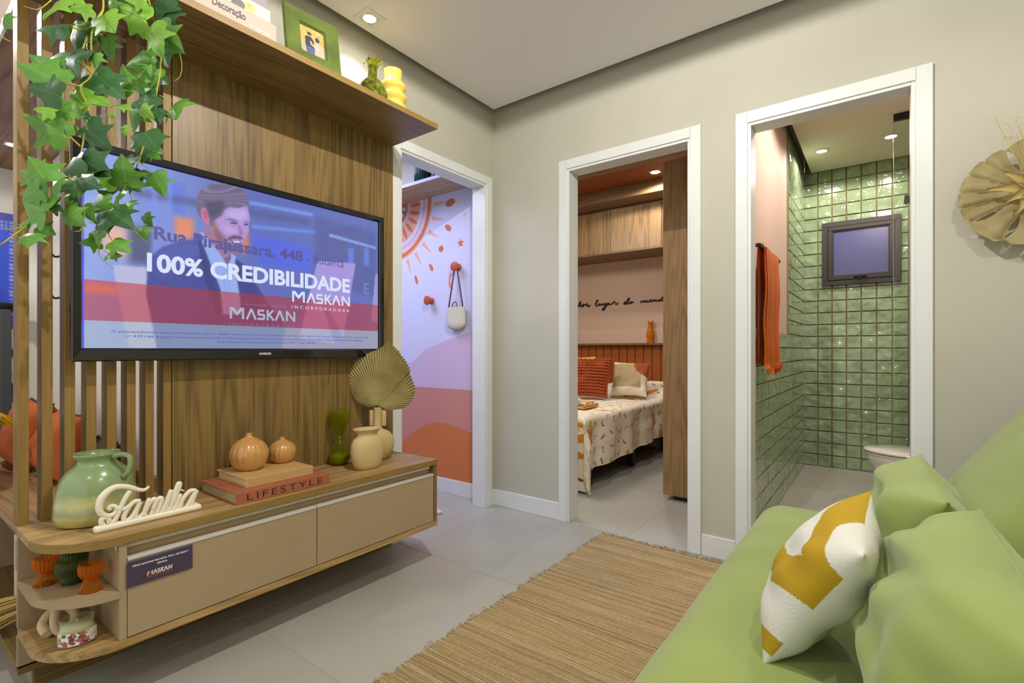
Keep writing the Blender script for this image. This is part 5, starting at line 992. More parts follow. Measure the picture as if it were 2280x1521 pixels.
for k in range(9):
    a = k*.7; o = bpy.data.objects.new('leaf', LMS[k % 3][k % 3]); COL.objects.link(o); o.parent = t; d = Vector((math.cos(a), math.sin(a), .35)).normalized(); nrm = Vector((0, 0, 1)); nrm = (nrm-d*nrm.dot(d)).normalized(); L = .06
    o.matrix_local = Matrix.Translation(Vector((.42, 1.87, 2.235))+d*.02-T0) @ Matrix((d.cross(nrm)*L*1.2, d*L, nrm*L)).transposed().to_4x4()
    obj('stem', tube([(.42, 1.87, 2.205), Vector((.42, 1.87, 2.235))+d*.02], .0018, 6), M_st, t)
# ---------------------------------------------------------------- children's room seen through door 1
W_, H_ = 360, 660; Y0, Y1, ZT, ZB = 3.25, 2.19, 2.30, .105   # picture area on the wall x = 2.57, left edge is y = 3.25
U, V = np.meshgrid(np.linspace(0, 1, W_), np.linspace(0, 1, H_)); YY = Y0+(Y1-Y0)*U; ZZ = ZT+(ZB-ZT)*V; im = np.zeros((H_, W_, 3)); im[:] = (204, 204, 232)
over(im, (ZZ < 1.165-.165*np.clip((YY-2.25)/.6, 0, 1)**1.2-.12*np.clip((YY-2.75)/.3, 0, 2)).astype(float), (202, 178, 206))
over(im, (ZZ < .752).astype(float), (196, 132, 120)); over(im, (ZZ < .500-.13*np.clip((YY-2.62)/.3, 0, 2)**1.6-.06*np.clip((2.5-YY)/.3, 0, 1)).astype(float), (200, 114, 60))
cy, cz = 3.075, 2.14; R = np.hypot(YY-cy, ZZ-cz); Aa = np.arctan2(ZZ-cz, cy-YY)
peach, rust, pale = (224, 162, 134), (198, 108, 72), (204, 204, 232)
over(im, ((R < .411) & (R > .345)).astype(float), peach); over(im, (R < .345).astype(float), peach); over(im, ((R < .395) & (R > .368)).astype(float), rust); over(im, ((R < .318) & (R > .285)).astype(float), pale)
dots = (np.abs(R-.345) < .014) & (np.abs(((Aa*17) % 1)-.5) < .36); over(im, dots.astype(float), pale)
over(im, (R < .148).astype(float), rust); over(im, ((R < .160) & (R > .140)).astype(float), pale); over(im, ((R < .153) & (R > .148) & (((Aa*20) % 1) < .5)).astype(float), (120, 80, 150))
for k in range(10):
    a0 = -1.72+k*.235; da = (Aa-a0)*R; over(im, ((R > .43) & (R < .56) & (np.abs(da-.05*(R-.43)) < .016*(1-np.clip((R-.43)/.13, 0, 1))+.0015)).astype(float), peach)
for k in range(8):
    a0 = -1.62+k*.27; da = (Aa-a0)*R; over(im, ((R > .165) & (R < .29) & (np.abs(da) < .016*np.sin(np.clip((R-.165)/.125, 0, 1)*PI))).astype(float), rust)
for k in range(3): over(im, ((R < .115) & (R > .05) & (np.abs((Aa+.12+k*.5)*R) < .012)).astype(float), pale)
for y, z, a_, b_, r_ in ((2.481, 2.091, .047, .028, .1), (2.502, 1.913, .036, .021, -.6), (2.573, 1.77, .026, .024, 0), (2.676, 1.644, .032, .016, -1.0), (2.837, 1.566, .040, .014, -1.2)):
    c_, s_ = math.cos(r_), math.sin(r_); dx, dz = y-YY, ZZ-z; over(im, ((((dx*c_+dz*s_)/a_)**2+((-dx*s_+dz*c_)/b_)**2) < 1).astype(float), rust)
for y, z, r_, c in ((2.38, 1.787, .037, rust), (2.337, 1.981, .030, (214, 180, 196))):
    st = [(y+(r_ if k % 2 == 0 else r_*.42)*math.sin(k*PI/5), z+(r_ if k % 2 == 0 else r_*.42)*math.cos(k*PI/5)) for k in range(10)]; over(im, poly_mask(YY, ZZ, st), c)
mo = (np.hypot(YY-2.455, (ZZ-1.525)*.75) < .045) & (np.hypot(YY-2.432, (ZZ-1.525)*.75) > .045); over(im, mo.astype(float), (222, 134, 116))
mu = thing('wall_mural', 'painted sun, stars and coloured hills mural on the lilac kids room wall', 'mural', (2.57, 2.7, 1.2))
o = obj('painting', grid_mesh('painting', im, (2.5682, Y0, ZT), (0, Y1-Y0, 0), (0, 0, ZB-ZT), vcol('mural_paint', .7)), None, mu); o.location = -mu.location
obj('backing', box(2.5688, 2.5699, Y1, Y0, ZB, ZT), M_kids, mu)
t = thing('wall_shelf', 'wooden shelf with a white front edge above the sun mural', 'shelf', (2.44, 3.1, 2.165))
obj('board', box(2.304, 2.568, 2.18, 4.35, 2.165, 2.187, .001, seg=1), wood('kids_laminate', (184, 158, 128), (146, 120, 94), 'Y'), t)
obj('edge_strip', box(2.3025, 2.3045, 2.18, 4.35, 2.1655, 2.1865), M_kids, t)
M_teal = tint('teal_ribbed_glass', (90, 130, 140), (44, 84, 90), .55)
for x, y, r, h, lab in ((2.40, 2.585, .060, .19, 'larger teal ribbed glass vase on the kids room shelf'), (2.43, 2.455, .050, .15, 'smaller teal ribbed glass vase on the kids room shelf, at the right')):
    t = thing('ribbed_vase', lab, 'vase', (x, y, 2.187)); obj('body', lathe([(r*.9, 0), (r, .01), (r, h-.02), (r*.94, h), (r*.88, h), (r*.9, .02)], 96, (x, y, 2.187), rib=(22, .10)), M_teal, t, smooth=True)
t = thing('wooden_tray', 'dark wooden tray edge on the left of the kids room shelf', 'tray', (2.42, 2.98, 2.187)); obj('base', box(2.34, 2.50, 2.86, 3.14, 2.187, 2.193), M_woodY, t); obj('rim', ring(2.34, 2.50, 2.86, 3.14, 2.193, 2.212, .008) if False else box(2.34, 2.35, 2.86, 3.14, 2.193, 2.212, .001), M_woodY, t)
M_kb = mat('rust_knob', (184, 78, 48), .5)
for y, z, lab in ((2.395, 1.617, 'rust wooden wall knob with the crochet bag hanging from it'), (2.667, 1.396, 'rust wooden wall knob with nothing on it')):
    k = thing('coat_peg', lab, 'hook', (2.568, y, z)); Mk = Matrix.Translation((2.568, y, z)) @ Matrix.Rotation(-PI/2, 4, 'Y')
    obj('base', xf(lathe([(.020, 0), (.024, .002), (.024, .010), (.015, .014), (.012, .030)], 32), Mk), M_kb, k, smooth=True); obj('disc', xf(lathe([(.012, .026), (.030, .040), (.034, .046), (.034, .052), (.030, .055)], 36), Mk), M_kb, k, smooth=True)
t = thing('crochet_bag', 'small cream crochet bag with brown straps hanging on the wall knob', 'bag', (2.535, 2.395, 1.33)); bx, by = 2.535, 2.393
b = bmesh.new(); rows = []
for j in range(24):
    f = j/23; z = 1.332-.157*f; w = (.078+.010*math.sin(f*2.4))*(1 if f < .72 else math.sqrt(max(.02, 1-((f-.72)/.30)**2))); d = .026*(1 if f < .7 else math.sqrt(max(.02, 1-((f-.7)/.32)**2)))
    rows.append([b.verts.new((bx+(d+.0015*((i+j) % 2))*math.cos(q), by+(w+.0015*((i+j) % 2))*math.sin(q), z+.0012*(i % 2))) for i, q in [(i, 2*PI*i/48) for i in range(48)]])
for p_, q_ in zip(rows, rows[1:]):
    for i in range(48): b.faces.new((p_[i], p_[(i+1) % 48], q_[(i+1) % 48], q_[i]))
b.faces.new(rows[-1]); bmesh.ops.recalc_face_normals(b, faces=b.faces)
obj('pouch', b, mat('crochet_cotton', (222, 214, 196), .95, bump=(330, 1, .004)), t, smooth=True); M_strap = mat('brown_leather', (94, 66, 50), .6)
obj('strap', tube([(bx, by+.072, 1.325), (2.534, by+.014, 1.600), (2.534, by+.008, 1.625), (2.534, by-.008, 1.625), (2.534, by-.012, 1.60), (bx, by-.066, 1.325)], .005, 8, smooth=5), M_strap, t, smooth=True)
obj('handle', tube([(bx, by+.040, 1.325), (bx, by+.030, 1.36), (bx, by+.004, 1.37), (bx, by-.016, 1.325)], .0035, 8, smooth=5), M_strap, t, smooth=True)
t = thing('kids_rug', 'white woven rug with brown dotted pattern in the kids room', 'rug', (2.2, 2.5, 0)); W_, H_ = 120, 80; U, V = np.meshgrid(np.linspace(0, 1, W_), np.linspace(0, 1, H_)); im = np.zeros((H_, W_, 3)); im[:] = (222, 214, 212)
im -= 14*((V*80 % 2) < 1)[..., None]; over(im, ((np.abs((U*12) % 1-.5) < .16) & (np.sin(V*170) > .2)).astype(float), (150, 110, 100), .8)
o = obj('weave', grid_mesh('weave', im, (1.30, 2.44, .0135), (.92, -.23, 0), (.30, .95, 0), vcol('rug_print', .9, bump=(200, .6))), None, t); o.location = -t.location
obj('backing', prism([(1.30, 2.44), (2.22, 2.21), (2.52, 3.16), (1.60, 3.39)], .0125, Matrix.Translation((0, 0, .0005)), bev=.002), mat('rug_backing', (196, 190, 180), .9), t)
# ---------------------------------------------------------------- bedroom
t = thing('wardrobe', 'tall wooden wardrobe side just inside the bedroom door', 'wardrobe', (3.7, .93, 0))
obj('side_panel', box(3.353, 3.371, .642, 1.21, .035, 2.33, .001, seg=1), M_bwoodZ, t); obj('body', box(3.371, 4.5, .642, 1.19, .035, 2.33), M_bwoodZ, t)
obj('door', box(3.373, 3.93, 1.19, 1.208, .04, 2.325, .001, seg=1), M_bwoodZ, t); obj('door', box(3.934, 4.5, 1.19, 1.208, .04, 2.325, .001, seg=1), M_bwoodZ, t); obj('plinth', box(3.40, 4.48, .66, 1.15, 0, .035), M_blackm, t)
t = thing('wall_cabinet', 'row of wooden overhead cabinets above the bed', 'cabinet', (4.92, 2.4, 2.03))
obj('body', box(4.715, 5.149, .66, 3.29, 2.045, 2.495), M_bwoodX, t); obj('bottom_board', box(4.690, 5.149, .66, 3.29, 2.028, 2.045, .001, seg=1), M_bwoodX, t)
for y in (3.02, 2.475, 1.93, 1.385, .84):
    obj('door', box(4.697, 4.714, max(.665, y-.2715+.05-.0), min(3.285, y+.2685+.05), 2.047, 2.478, .001, seg=1), M_bwoodZ, t)
t = thing('headboard_shelf', 'narrow wooden ledge above the orange slatted headboard', 'shelf', (5.1, 2.4, 1.085)); obj('board', box(5.045, 5.149, .66, 3.29, 1.085, 1.107, .001, seg=1), M_bwoodX, t)
hb = thing('headboard', 'burnt orange headboard of upright grooved planks', 'headboard', (5.13, 2.4, .2)); M_hb = mat('headboard_orange', (152, 80, 28), .5)
k = 0; y = 3.285
while y > .7: obj('plank', box(5.113, 5.13, y-.088, y, .12, 1.084, .0015, seg=1), M_hb, hb); y -= .0945
obj('backing', box(5.13, 5.149, .66, 3.29, .12, 1.084), mat('groove_brown', (70, 34, 14), .8), hb)
M_letter = mat('black_acrylic', (24, 22, 22), .4)
wl = thing('wall_lettering', 'black handwritten wall lettering ending lugar do mundo above the bed', 'lettering', (5.14, 2.4, 1.45)); words = [LUG[0:2], LUG[2:5], LUG[5:7], LUG[7:11]]
for w_ in words:
    b = BM()
    for s_ in w_: tube([(5.140, a, z) for a, z in s_], .0062, 7, b, smooth=4)
    obj('word', b, M_letter, wl, smooth=True)
# first word hidden by the door jamb in the photograph is left out of view; last letter closes the last word
obj('word', tube([(5.14, 1.845, 1.475), (5.14, 1.83, 1.445), (5.14, 1.80, 1.44), (5.14, 1.785, 1.465), (5.14, 1.80, 1.488), (5.14, 1.83, 1.48)], .0062, 7, smooth=5), M_letter, wl, smooth=True)
ox, oy = 5.095, 1.975; t = thing('amber_vase', 'amber glass vase with waisted neck on the headboard ledge', 'vase', (ox, oy, 1.107)); M_ag = tint('amber_glass', (250, 190, 70), (212, 130, 10), .5)
obj('body', lathe([(.040, 0), (.042, .004), (.030, .022), (.036, .045), (.044, .075), (.043, .10), (.034, .135), (.024, .165), (.022, .19), (.027, .215), (.031, .236), (.029, .236), (.02, .19), (.03, .13)], 40, (ox, oy, 1.107)), M_ag, t, smooth=True)
# bed
bed = thing('bed', 'double bed on a dark base', 'bed', (4.1, 2.45, 0)); BX0, BX1, BY0, BY1 = 3.17, 5.105, 1.74, 3.12
obj('base', box(BX0+.03, BX1, BY0+.02, BY1-.02, .15, .34, .015), mat('dark_bed_base', (40, 38, 42), .9), bed); obj('mattress', box(BX0+.01, BX1, BY0+.01, BY1-.01, .34, .545, .05, seg=4), M_white, bed, smooth=True)
for x in (3.34, 4.17, 5.0):
    for y in (1.795, 3.05): obj('leg', box(x-.03, x+.03, y-.03, y+.03, 0, .15, .004), M_blackm, bed)
# printed cover: cloth grid draped over foot and near side
n1, n2 = 200, 150; Lx = (BX1-BX0)+.56; Ly = (BY1-BY0)+.42; top = .552; co = np.zeros((n2, n1, 3)); SX = np.zeros((n2, n1)); SY = np.zeros((n2, n1)); rr_ = .05
def drape(s, edge, sgn):
    """arc length s past the edge -> (outwards, down)"""
    if s <= 0: return s, 0
    q = rr_*PI/2
    if s < q: return rr_*math.sin(s/rr_), rr_*(1-math.cos(s/rr_))
    return rr_, rr_+(s-q)
for j in range(n2):
    for i in range(n1):
        sx = i/(n1-1)*Lx-.56; sy = j/(n2-1)*Ly-.42   # distance from foot edge / near side edge; negative hangs
        ox_, dx = drape(-sx, 0, 1); oy_, dy = drape(-sy, 0, 1); hang = max(dx, dy)
        x = BX0-ox_ if sx < 0 else BX0+sx; y = BY0-oy_ if sy < 0 else BY0+sy
        if sx < 0 and sy < 0:
            x = BX0-ox_; y = BY0-oy_; hang = min(dx+dy, .545); x -= min(dy, .12)*.35; y -= min(dx, .15)*.35
        z = top-hang
        hn = min(1, hang/.2)
        wv = noise.noise(Vector((sx*3.2, sy*3.2, 0)))*.010+noise.noise(Vector((sx*9, sy*9, 3)))*.004
        if hang > .01:
            if sy < 0 <= sx: y += hn*(.020*math.sin(sx*15+2*noise.noise(Vector((sx*4, 0, 1))))+wv*2.0)
            elif sx < 0 <= sy: x += hn*(.018*math.sin(sy*14)+wv*2)
        else: z += wv*.7
        if sx > 1.42: z += .155*math.exp(-((sx-1.80)/.20)**2)*(1 if sy > 0 else max(.0, 1+sy/.35))*(1-.25*math.exp(-((sy-.68)/.12)**2)); 
        z = max(.015, z+(.0 if sy >= 0 else .05*max(0, (sx-.5))*hn)); co[j, i] = (x, y, z); SX[j, i] = sx; SY[j, i] = sy
idx = np.arange(n1*n2).reshape(n2, n1); q = np.stack([idx[:-1, :-1], idx[:-1, 1:], idx[1:, 1:], idx[1:, :-1]], -1).reshape(-1, 4)
# denser colour grid by interpolation
from_ = co
kf = 3; N1, N2 = (n1-1)*kf+1, (n2-1)*kf+1
def up(a):
    a = np.stack([np.interp(np.linspace(0, n1-1, N1), np.arange(n1), r) for r in a]); return np.stack([np.interp(np.linspace(0, n2-1, N2), np.arange(n2), c) for c in a.T]).T
CO = np.stack([up(co[..., k]) for k in range(3)], -1); PX, PY = up(SX), up(SY)
im = np.zeros((N2, N1, 3)); im[:] = (236, 228, 208); rs = np.random.RandomState(12)
RU, OC, GO = (128, 52, 34), (212, 140, 44), (222, 178, 84)
def tf(cx, cy, a, s_): c_, q_ = math.cos(a), math.sin(a); X, Yy = (PX-cx)/s_, (PY-cy)/s_; return X*c_+Yy*q_, -X*q_+Yy*c_
def win(X, Yy, r_): return (np.abs(X) < r_) & (np.abs(Yy) < r_)
def hand(cx, cy, a, s_, col):
    X, Yy = tf(cx, cy, a, s_); m = (((X/.42)**2+(Yy/.5)**2) < 1) | ((np.abs(X) < .26) & (Yy < 0) & (Yy > -1.0))
    for k in range(4): fx = -.33+.22*k; ln = [.95, 1.2, 1.15, .85][k]; sl = (k-1.5)*.12; m |= (np.abs(X-fx-sl*(Yy-.2)) < .095) & (Yy > .1) & (Yy < ln)
    m |= (np.abs((X-.42)-.6*(Yy+.1)) < .12) & (Yy > -.3) & (Yy < .5); over(im, m.astype(float), col)
def sun(cx, cy, s_, col): X, Yy = tf(cx, cy, 0, s_); r_ = np.hypot(X, Yy); a = np.arctan2(Yy, X); over(im, ((r_ < .5) | ((r_ > .6) & (r_ < 1) & (np.abs(((a/PI*8) % 1)-.5) < .14))).astype(float), col)
def star(cx, cy, s_, col): X, Yy = tf(cx, cy, .4, s_); over(im, ((np.abs(X)**.6+np.abs(Yy)**.6) < 1).astype(float), col)
def arc(cx, cy, s_, col, a0): X, Yy = tf(cx, cy, a0, s_); r_ = np.hypot(X, Yy); over(im, ((np.abs(r_-.8) < .13) & (Yy > -.2)).astype(float), col)
def moon(cx, cy, a, s_, col): X, Yy = tf(cx, cy, a, s_); over(im, ((np.hypot(X, Yy) < .8) & (np.hypot(X-.35, Yy) > .75)).astype(float), col)
def arrow(cx, cy, a, s_, col): X, Yy = tf(cx, cy, a, s_); over(im, (((np.abs(Yy) < .09) & (np.abs(X) < 1)) | ((np.abs(np.abs(Yy)-(1-X)*.8) < .12) & (X > .4) & (X < 1.1)) | ((np.abs(X+.4) < .08) & (np.abs(Yy) < .4))).astype(float), col)
def sprig(cx, cy, a, s_, col):
    X, Yy = tf(cx, cy, a, s_); m = (np.abs(X) < .05) & (np.abs(Yy) < 1)
    for k in range(5):
        for sg in (-1, 1): m |= (((X-sg*.22)/.2)**2+((Yy-(-.7+.38*k)-.1)/.13)**2) < 1
    over(im, m.astype(float), col)
gx = -.5; grid_pts = []
while gx < Lx-.58:
    gy = -.4
    while gy < Ly-.45: grid_pts.append((gx+rs.uniform(-.022, .022), gy+rs.uniform(-.022, .022))); gy += .105
    gx += .105
for k, (cx, cy) in enumerate(grid_pts):
    q_ = rs.randint(12); a = rs.uniform(-.6, .6); s_ = .034
    if q_ == 0: hand(cx, cy, a+.2, .072, OC)
    elif q_ == 1: sun(cx, cy, .045, OC)
    elif q_ in (2, 11): star(cx, cy, .020, RU); star(cx+.03, cy+.02, .012, RU)
    elif q_ == 3: arc(cx, cy, .022, RU, a*3)
    elif q_ == 4: moon(cx, cy, a*3, .032, RU)
    elif q_ in (5, 6): arrow(cx, cy, a*3, .028, RU)
    elif q_ in (7, 8): sprig(cx, cy, a*2, .027, RU)
    elif q_ == 9: X, Yy = tf(cx, cy, 0, .03); over(im, (np.hypot(X, Yy) < .8).astype(float), GO)
    else: arc(cx, cy, .020, RU, 1.2); arc(cx+.02, cy+.015, .014, RU, 4)
bc = thing('bed_cover', 'cream bed cover printed with ochre hands and rust symbols', 'bedding', (4.1, 2.4, .55))
idx = np.arange(N1*N2).reshape(N2, N1); q = np.stack([idx[:-1, :-1], idx[:-1, 1:], idx[1:, 1:], idx[1:, :-1]], -1).reshape(-1, 4)
me = bpy.data.meshes.new('cloth'); me.vertices.add(N1*N2); me.vertices.foreach_set('co', (CO-np.array([4.1, 2.4, .55])).ravel()); me.loops.add(len(q)*4); me.loops.foreach_set('vertex_index', q.ravel().astype(np.int32)); me.polygons.add(len(q)); me.polygons.foreach_set('loop_start', np.arange(0, len(q)*4, 4, dtype=np.int32)); me.update(calc_edges=True)
flat = im.reshape(-1, 3); paint(me, lambda c: flat); me.materials.append(vcol('cover_print', .85)); me.polygons.foreach_set('use_smooth', [True]*len(me.polygons)); obj('cloth', me, None, bc)
# pillows on the bed
def PM(c, lean, yaw=0): return Matrix.Translation(c) @ Matrix.Rotation(yaw, 4, 'Z') @ Matrix.Rotation(lean, 4, 'Y') @ Matrix(((0, 0, -1, 0), (-1, 0, 0, 0), (0, 1, 0, 0), (0, 0, 0, 1)))
c0 = (4.33, 2.29, .762); t = thing('knitted_cushion', 'chunky rust hand-knitted cushion at the front of the bed pillows', 'cushion', (4.33, 2.29, .575)); M = PM(c0, .32, .12); M_kn2 = mat('rust_wool', (158, 74, 36), .95, sheen=0, bump=(240, .5))
b = pillow(.40, .40, .13, 20, M=M); obj('cover', b, M_kn2, t, smooth=True); b = BM()
for r_ in range(13):
    for k in range(17):
        u = -1+2*(k+.5)/17; v = -1+2*(r_+.5)/13; x = u*.20*(1-.07*(1-v*v)*abs(u)); y = v*.20*(1-.07*(1-u*u)*abs(v)); z = .065*(max(0, 1-abs(u)**2.6)*max(0, 1-abs(v)**2.6))**.55
        m_ = M @ Matrix.Translation((x, y, z+.004)) @ Matrix.Rotation((.55 if k % 2 else -.55)+.12*math.sin(r_), 4, 'Z') @ Matrix.Diagonal((.021, .0115, .012, 1))
        s_ = bmesh.new(); bmesh.ops.create_uvsphere(s_, u_segments=8, v_segments=6, radius=1, matrix=m_); join(b, s_)
o = obj('stitches', b, M_kn2, t, smooth=True); o['kind'] = 'stuff'
def print_cushion(c, w, lean, yaw, label, fn, zb, t_=.13):
    t = thing('cushion', label, 'cushion', (c[0], c[1], zb)); M = PM(c, lean, yaw); b = pillow(w, w, t_, 60, seed=4); me = bpy.data.meshes.new('cover'); b.to_mesh(me); b.free(); paint(me, fn)
    me.transform(WM[t.name].inverted() @ M); me.materials.append(bpy.data.materials.get('cushion_print') or vcol('cushion_print', .9)); me.polygons.foreach_set('use_smooth', [True]*len(me.polygons)); obj('cover', me, None, t)
def fp(co):
    c = np.zeros((len(co), 3)); c[:] = (226, 216, 196); x, y = co[:, 0], co[:, 1]; c[(y > -.10) & (x < .12) & (y < .15)] = (176, 156, 120); c[(np.hypot(x-.21, y-.20) < .19)] = (160, 76, 44); c[(np.hypot(x+.0, y-.20) < .06)] = (226, 186, 50); return c
print_cushion((4.60, 1.99, .745), .36, .42, .15, 'cream cushion with beige and rust shapes leaning behind the knitted one', fp, .575)
def fy(co): c = np.zeros((len(co), 3)); c[:] = (222, 172, 52); return c
print_cushion((4.64, 2.62, .775), .40, .35, 0, 'mustard yellow cushion mostly hidden behind the knitted one', fy, .575)
t = thing('breakfast_tray', 'small wooden tray with handles on the printed bed cover', 'tray', (3.62, 2.02, .558)); M_tr = mat('light_wood_tray', (206, 156, 90), .5, var=(20, .1))
obj('base', box(3.49, 3.75, 1.90, 2.20, .558, .572, .003), M_tr, t)
for y in (1.905, 2.185): obj('rim', box(3.49, 3.75, y, y+.01, .572, .588, .002), M_tr, t)
for y in (1.93, 2.17):
    obj('handle', tube([(3.56, 1.915, .600), (3.68, 1.915, .600)] if y < 2 else [(3.56, 2.185, .600), (3.68, 2.185, .600)], .007, 10), M_tr, t, smooth=True)
for x in (3.57, 3.67): obj('handle_post', tube([(x, 1.915, .585), (x, 1.915, .600)], .005, 8), M_tr, t)
t = thing('saucer', 'white saucer under the coffee cup on the tray', 'saucer', (3.60, 2.035, .572)); obj('dish', lathe([(.03, 0), (.04, .002), (.066, .010), (.064, .011), (.035, .005)], 36, (3.60, 2.035, .572)), M_cer, t, smooth=True)
t = thing('cup', 'white coffee cup on the bed tray', 'cup', (3.60, 2.035, .5775)); obj('body', lathe([(.022, 0), (.026, .006), (.038, .03), (.041, .052), (.039, .052), (.034, .03), (.02, .008)], 36, (3.60, 2.035, .5775)), M_cer, t, smooth=True)
obj('handle', tube([(3.60, 1.998, .618), (3.60, 1.980, .620), (3.60, 1.978, .603), (3.60, 2.002, .594)], .004, 8, smooth=5), M_cer, t, smooth=True)
# ---------------------------------------------------------------- rug
rg = thing('jute_rug', 'long woven jute runner with frayed ends on the grey floor', 'rug', (1.4, .9, 0)); RX0, RX1, RY0, RY1 = .20, 2.50, .42, 1.255
m, nt, p = _new('jute'); a_ = nd(nt, 'ShaderNodeAttribute', attribute_name='paint'); tc = nd(nt, 'ShaderNodeTexCoord'); sx = nd(nt, 'ShaderNodeSeparateXYZ'); nt.links.new(tc.outputs['Object'], sx.inputs[0])
wv = nd(nt, 'ShaderNodeMath', operation='MULTIPLY'); wv.inputs[1].default_value = 2*PI/.0085; nt.links.new(sx.outputs['Y'], wv.inputs[0]); sn = nd(nt, 'ShaderNodeMath', operation='SINE'); nt.links.new(wv.outputs[0], sn.inputs[0])
nz = nd(nt, 'ShaderNodeTexNoise'); nz.inputs['Scale'].default_value = 130; nt.links.new(tc.outputs['Object'], nz.inputs['Vector'])
mr = nd(nt, 'ShaderNodeMapRange'); mr.inputs[1].default_value = -1; mr.inputs[2].default_value = -.2; mr.inputs[3].default_value = .62; mr.inputs[4].default_value = 1.05; nt.links.new(sn.outputs[0], mr.inputs[0])
m2 = nd(nt, 'ShaderNodeMapRange'); m2.inputs[3].default_value = .7; m2.inputs[4].default_value = 1.25; nt.links.new(nz.outputs[0], m2.inputs[0]); mu_ = nd(nt, 'ShaderNodeMath', operation='MULTIPLY'); nt.links.new(mr.outputs[0], mu_.inputs[0]); nt.links.new(m2.outputs[0], mu_.inputs[1])
hs = nd(nt, 'ShaderNodeHueSaturation'); nt.links.new(a_.outputs[0], hs.inputs['Color']); nt.links.new(mu_.outputs[0], hs.inputs['Value']); nt.links.new(hs.outputs[0], p.inputs['Base Color']); p.inputs['Roughness'].default_value = .9
bp = nd(nt, 'ShaderNodeBump'); bp.inputs['Strength'].default_value = .7; bp.inputs['Distance'].default_value = .002; nt.links.new(sn.outputs[0], bp.inputs['Height']); nt.links.new(bp.outputs[0], p.inputs['Normal'])
verts = []; faces = []; cols = []; rs = np.random.RandomState(21); x = RX0; ny = 60; k = 0
while x < RX1:
    w = .0055+.0035*rs.rand(); h = .0035+.002*rs.rand(); c = np.array([190, 164, 118.])*(.93+.12*rs.rand())+np.array([1, .5, -1])*rs.uniform(-4, 4)
    if rs.rand() < .05: c = c*.86
    if rs.rand() < .12: c = np.array([204, 180, 136.])
    e0, e1 = RY0+rs.uniform(-.006, .006), RY1+rs.uniform(-.010, .010); ph = rs.rand()*9; base = len(verts)
    for j in range(ny+1):
        f = j/ny; y = e0+(e1-e0)*f; dx = .010*math.sin(y*2.1+x*1.3)+.0016*math.sin(y*23+ph); th = h*(1 if 0 < j < ny else .4)
        for q_, (a, zz) in enumerate(((0, .001), (.2, .75), (.5, 1), (.8, .75), (1, .001))): verts.append((x+dx+a*w, y, .0015+zz*th)); cols.append(c*(1 if 0 < q_ < 4 else .72))
    for j in range(ny):
        for q_ in range(4): o_ = base+j*5+q_; faces.append((o_, o_+1, o_+6, o_+5))
    x += w*.98
me = bpy.data.meshes.new('woven_cords'); T0 = np.array([1.4, .9, 0]); me.from_pydata((np.array(verts)-T0).tolist(), [], faces); cols = np.array(cols); paint(me, lambda c: np.clip(cols, 0, 255)); me.materials.append(m); me.polygons.foreach_set('use_smooth', [True]*len(me.polygons)); o = obj('woven_cords', me, None, rg); o['kind'] = 'stuff'
obj('backing', box(RX0, RX1, RY0+.01, RY1-.012, .0003, .003), mat('jute_backing', (150, 120, 78), .9), rg)
b = BM(); rnd = random.Random(5)
for k in range(170):
    y = RY0+(RY1-RY0)*rnd.random(); L = rnd.uniform(.02, .05); a = rnd.uniform(-.9, .9); pts = [(RX1-.006, y, .005)]
    for s_ in range(1, 4): pts.append((RX1-.006+L*s_/3, y+L*s_/3*math.sin(a+rnd.uniform(-.3, .3)), .005+.012*math.sin(s_/3*PI)*rnd.random()-.002*s_/3))
    tube(pts, [.0022, .0016, .0010], 4, b)
for k in range(46):
    x = rnd.uniform(RX0, RX1); L = rnd.uniform(.004, .022); tube([(x, RY1-.008, .006), (x+rnd.uniform(-.01, .01), RY1+L*.5, .010*rnd.random()+.004), (x+rnd.uniform(-.012, .012), RY1+L, .004)], [.002, .0012], 4, b)
o = obj('fringe', b, mat('jute_fringe', (176, 150, 108), .95), rg, smooth=True); o['kind'] = 'stuff'
# ---------------------------------------------------------------- sofa
sf = thing('sofa', 'low apple green velvet sofa with a rounded seat and puffy back', 'sofa', (1.3, -.1, 0)); SH = .425
def vel(size, r, c, bul=(0, 0, 0), rot=(0, 0, 0), n=22, wr=.004, seed=0): return softbox(size, r, n, bul, Matrix.Translation(c) @ Euler(rot).to_matrix().to_4x4(), wr, seed)
obj('seat', vel((2.02, .99, .24), .095, (1.255, -.10, SH-.12), (0, .01, .012), n=30), M_green, sf, smooth=True)
obj('base', box(.32, 2.16, -.52, .30, .07, .20, .02), M_green, sf)
for x in (.40, 2.06):
    for y in (.22, -.45): obj('leg', lathe([(.018, 0), (.026, .07)], 20, (x, y, 0)), M_blackm, sf, smooth=True)
obj('backrest', vel((.84, .27, .66), .13, (1.79, -.385, .665), (.02, .035, .02), rot=(.62, 0, 0), n=22, seed=3), M_green, sf, smooth=True)
obj('backrest', vel((1.06, .27, .66), .13, (.83, -.385, .665), (.02, .035, .02), rot=(.62, 0, 0), n=22, seed=5), M_green, sf, smooth=True)
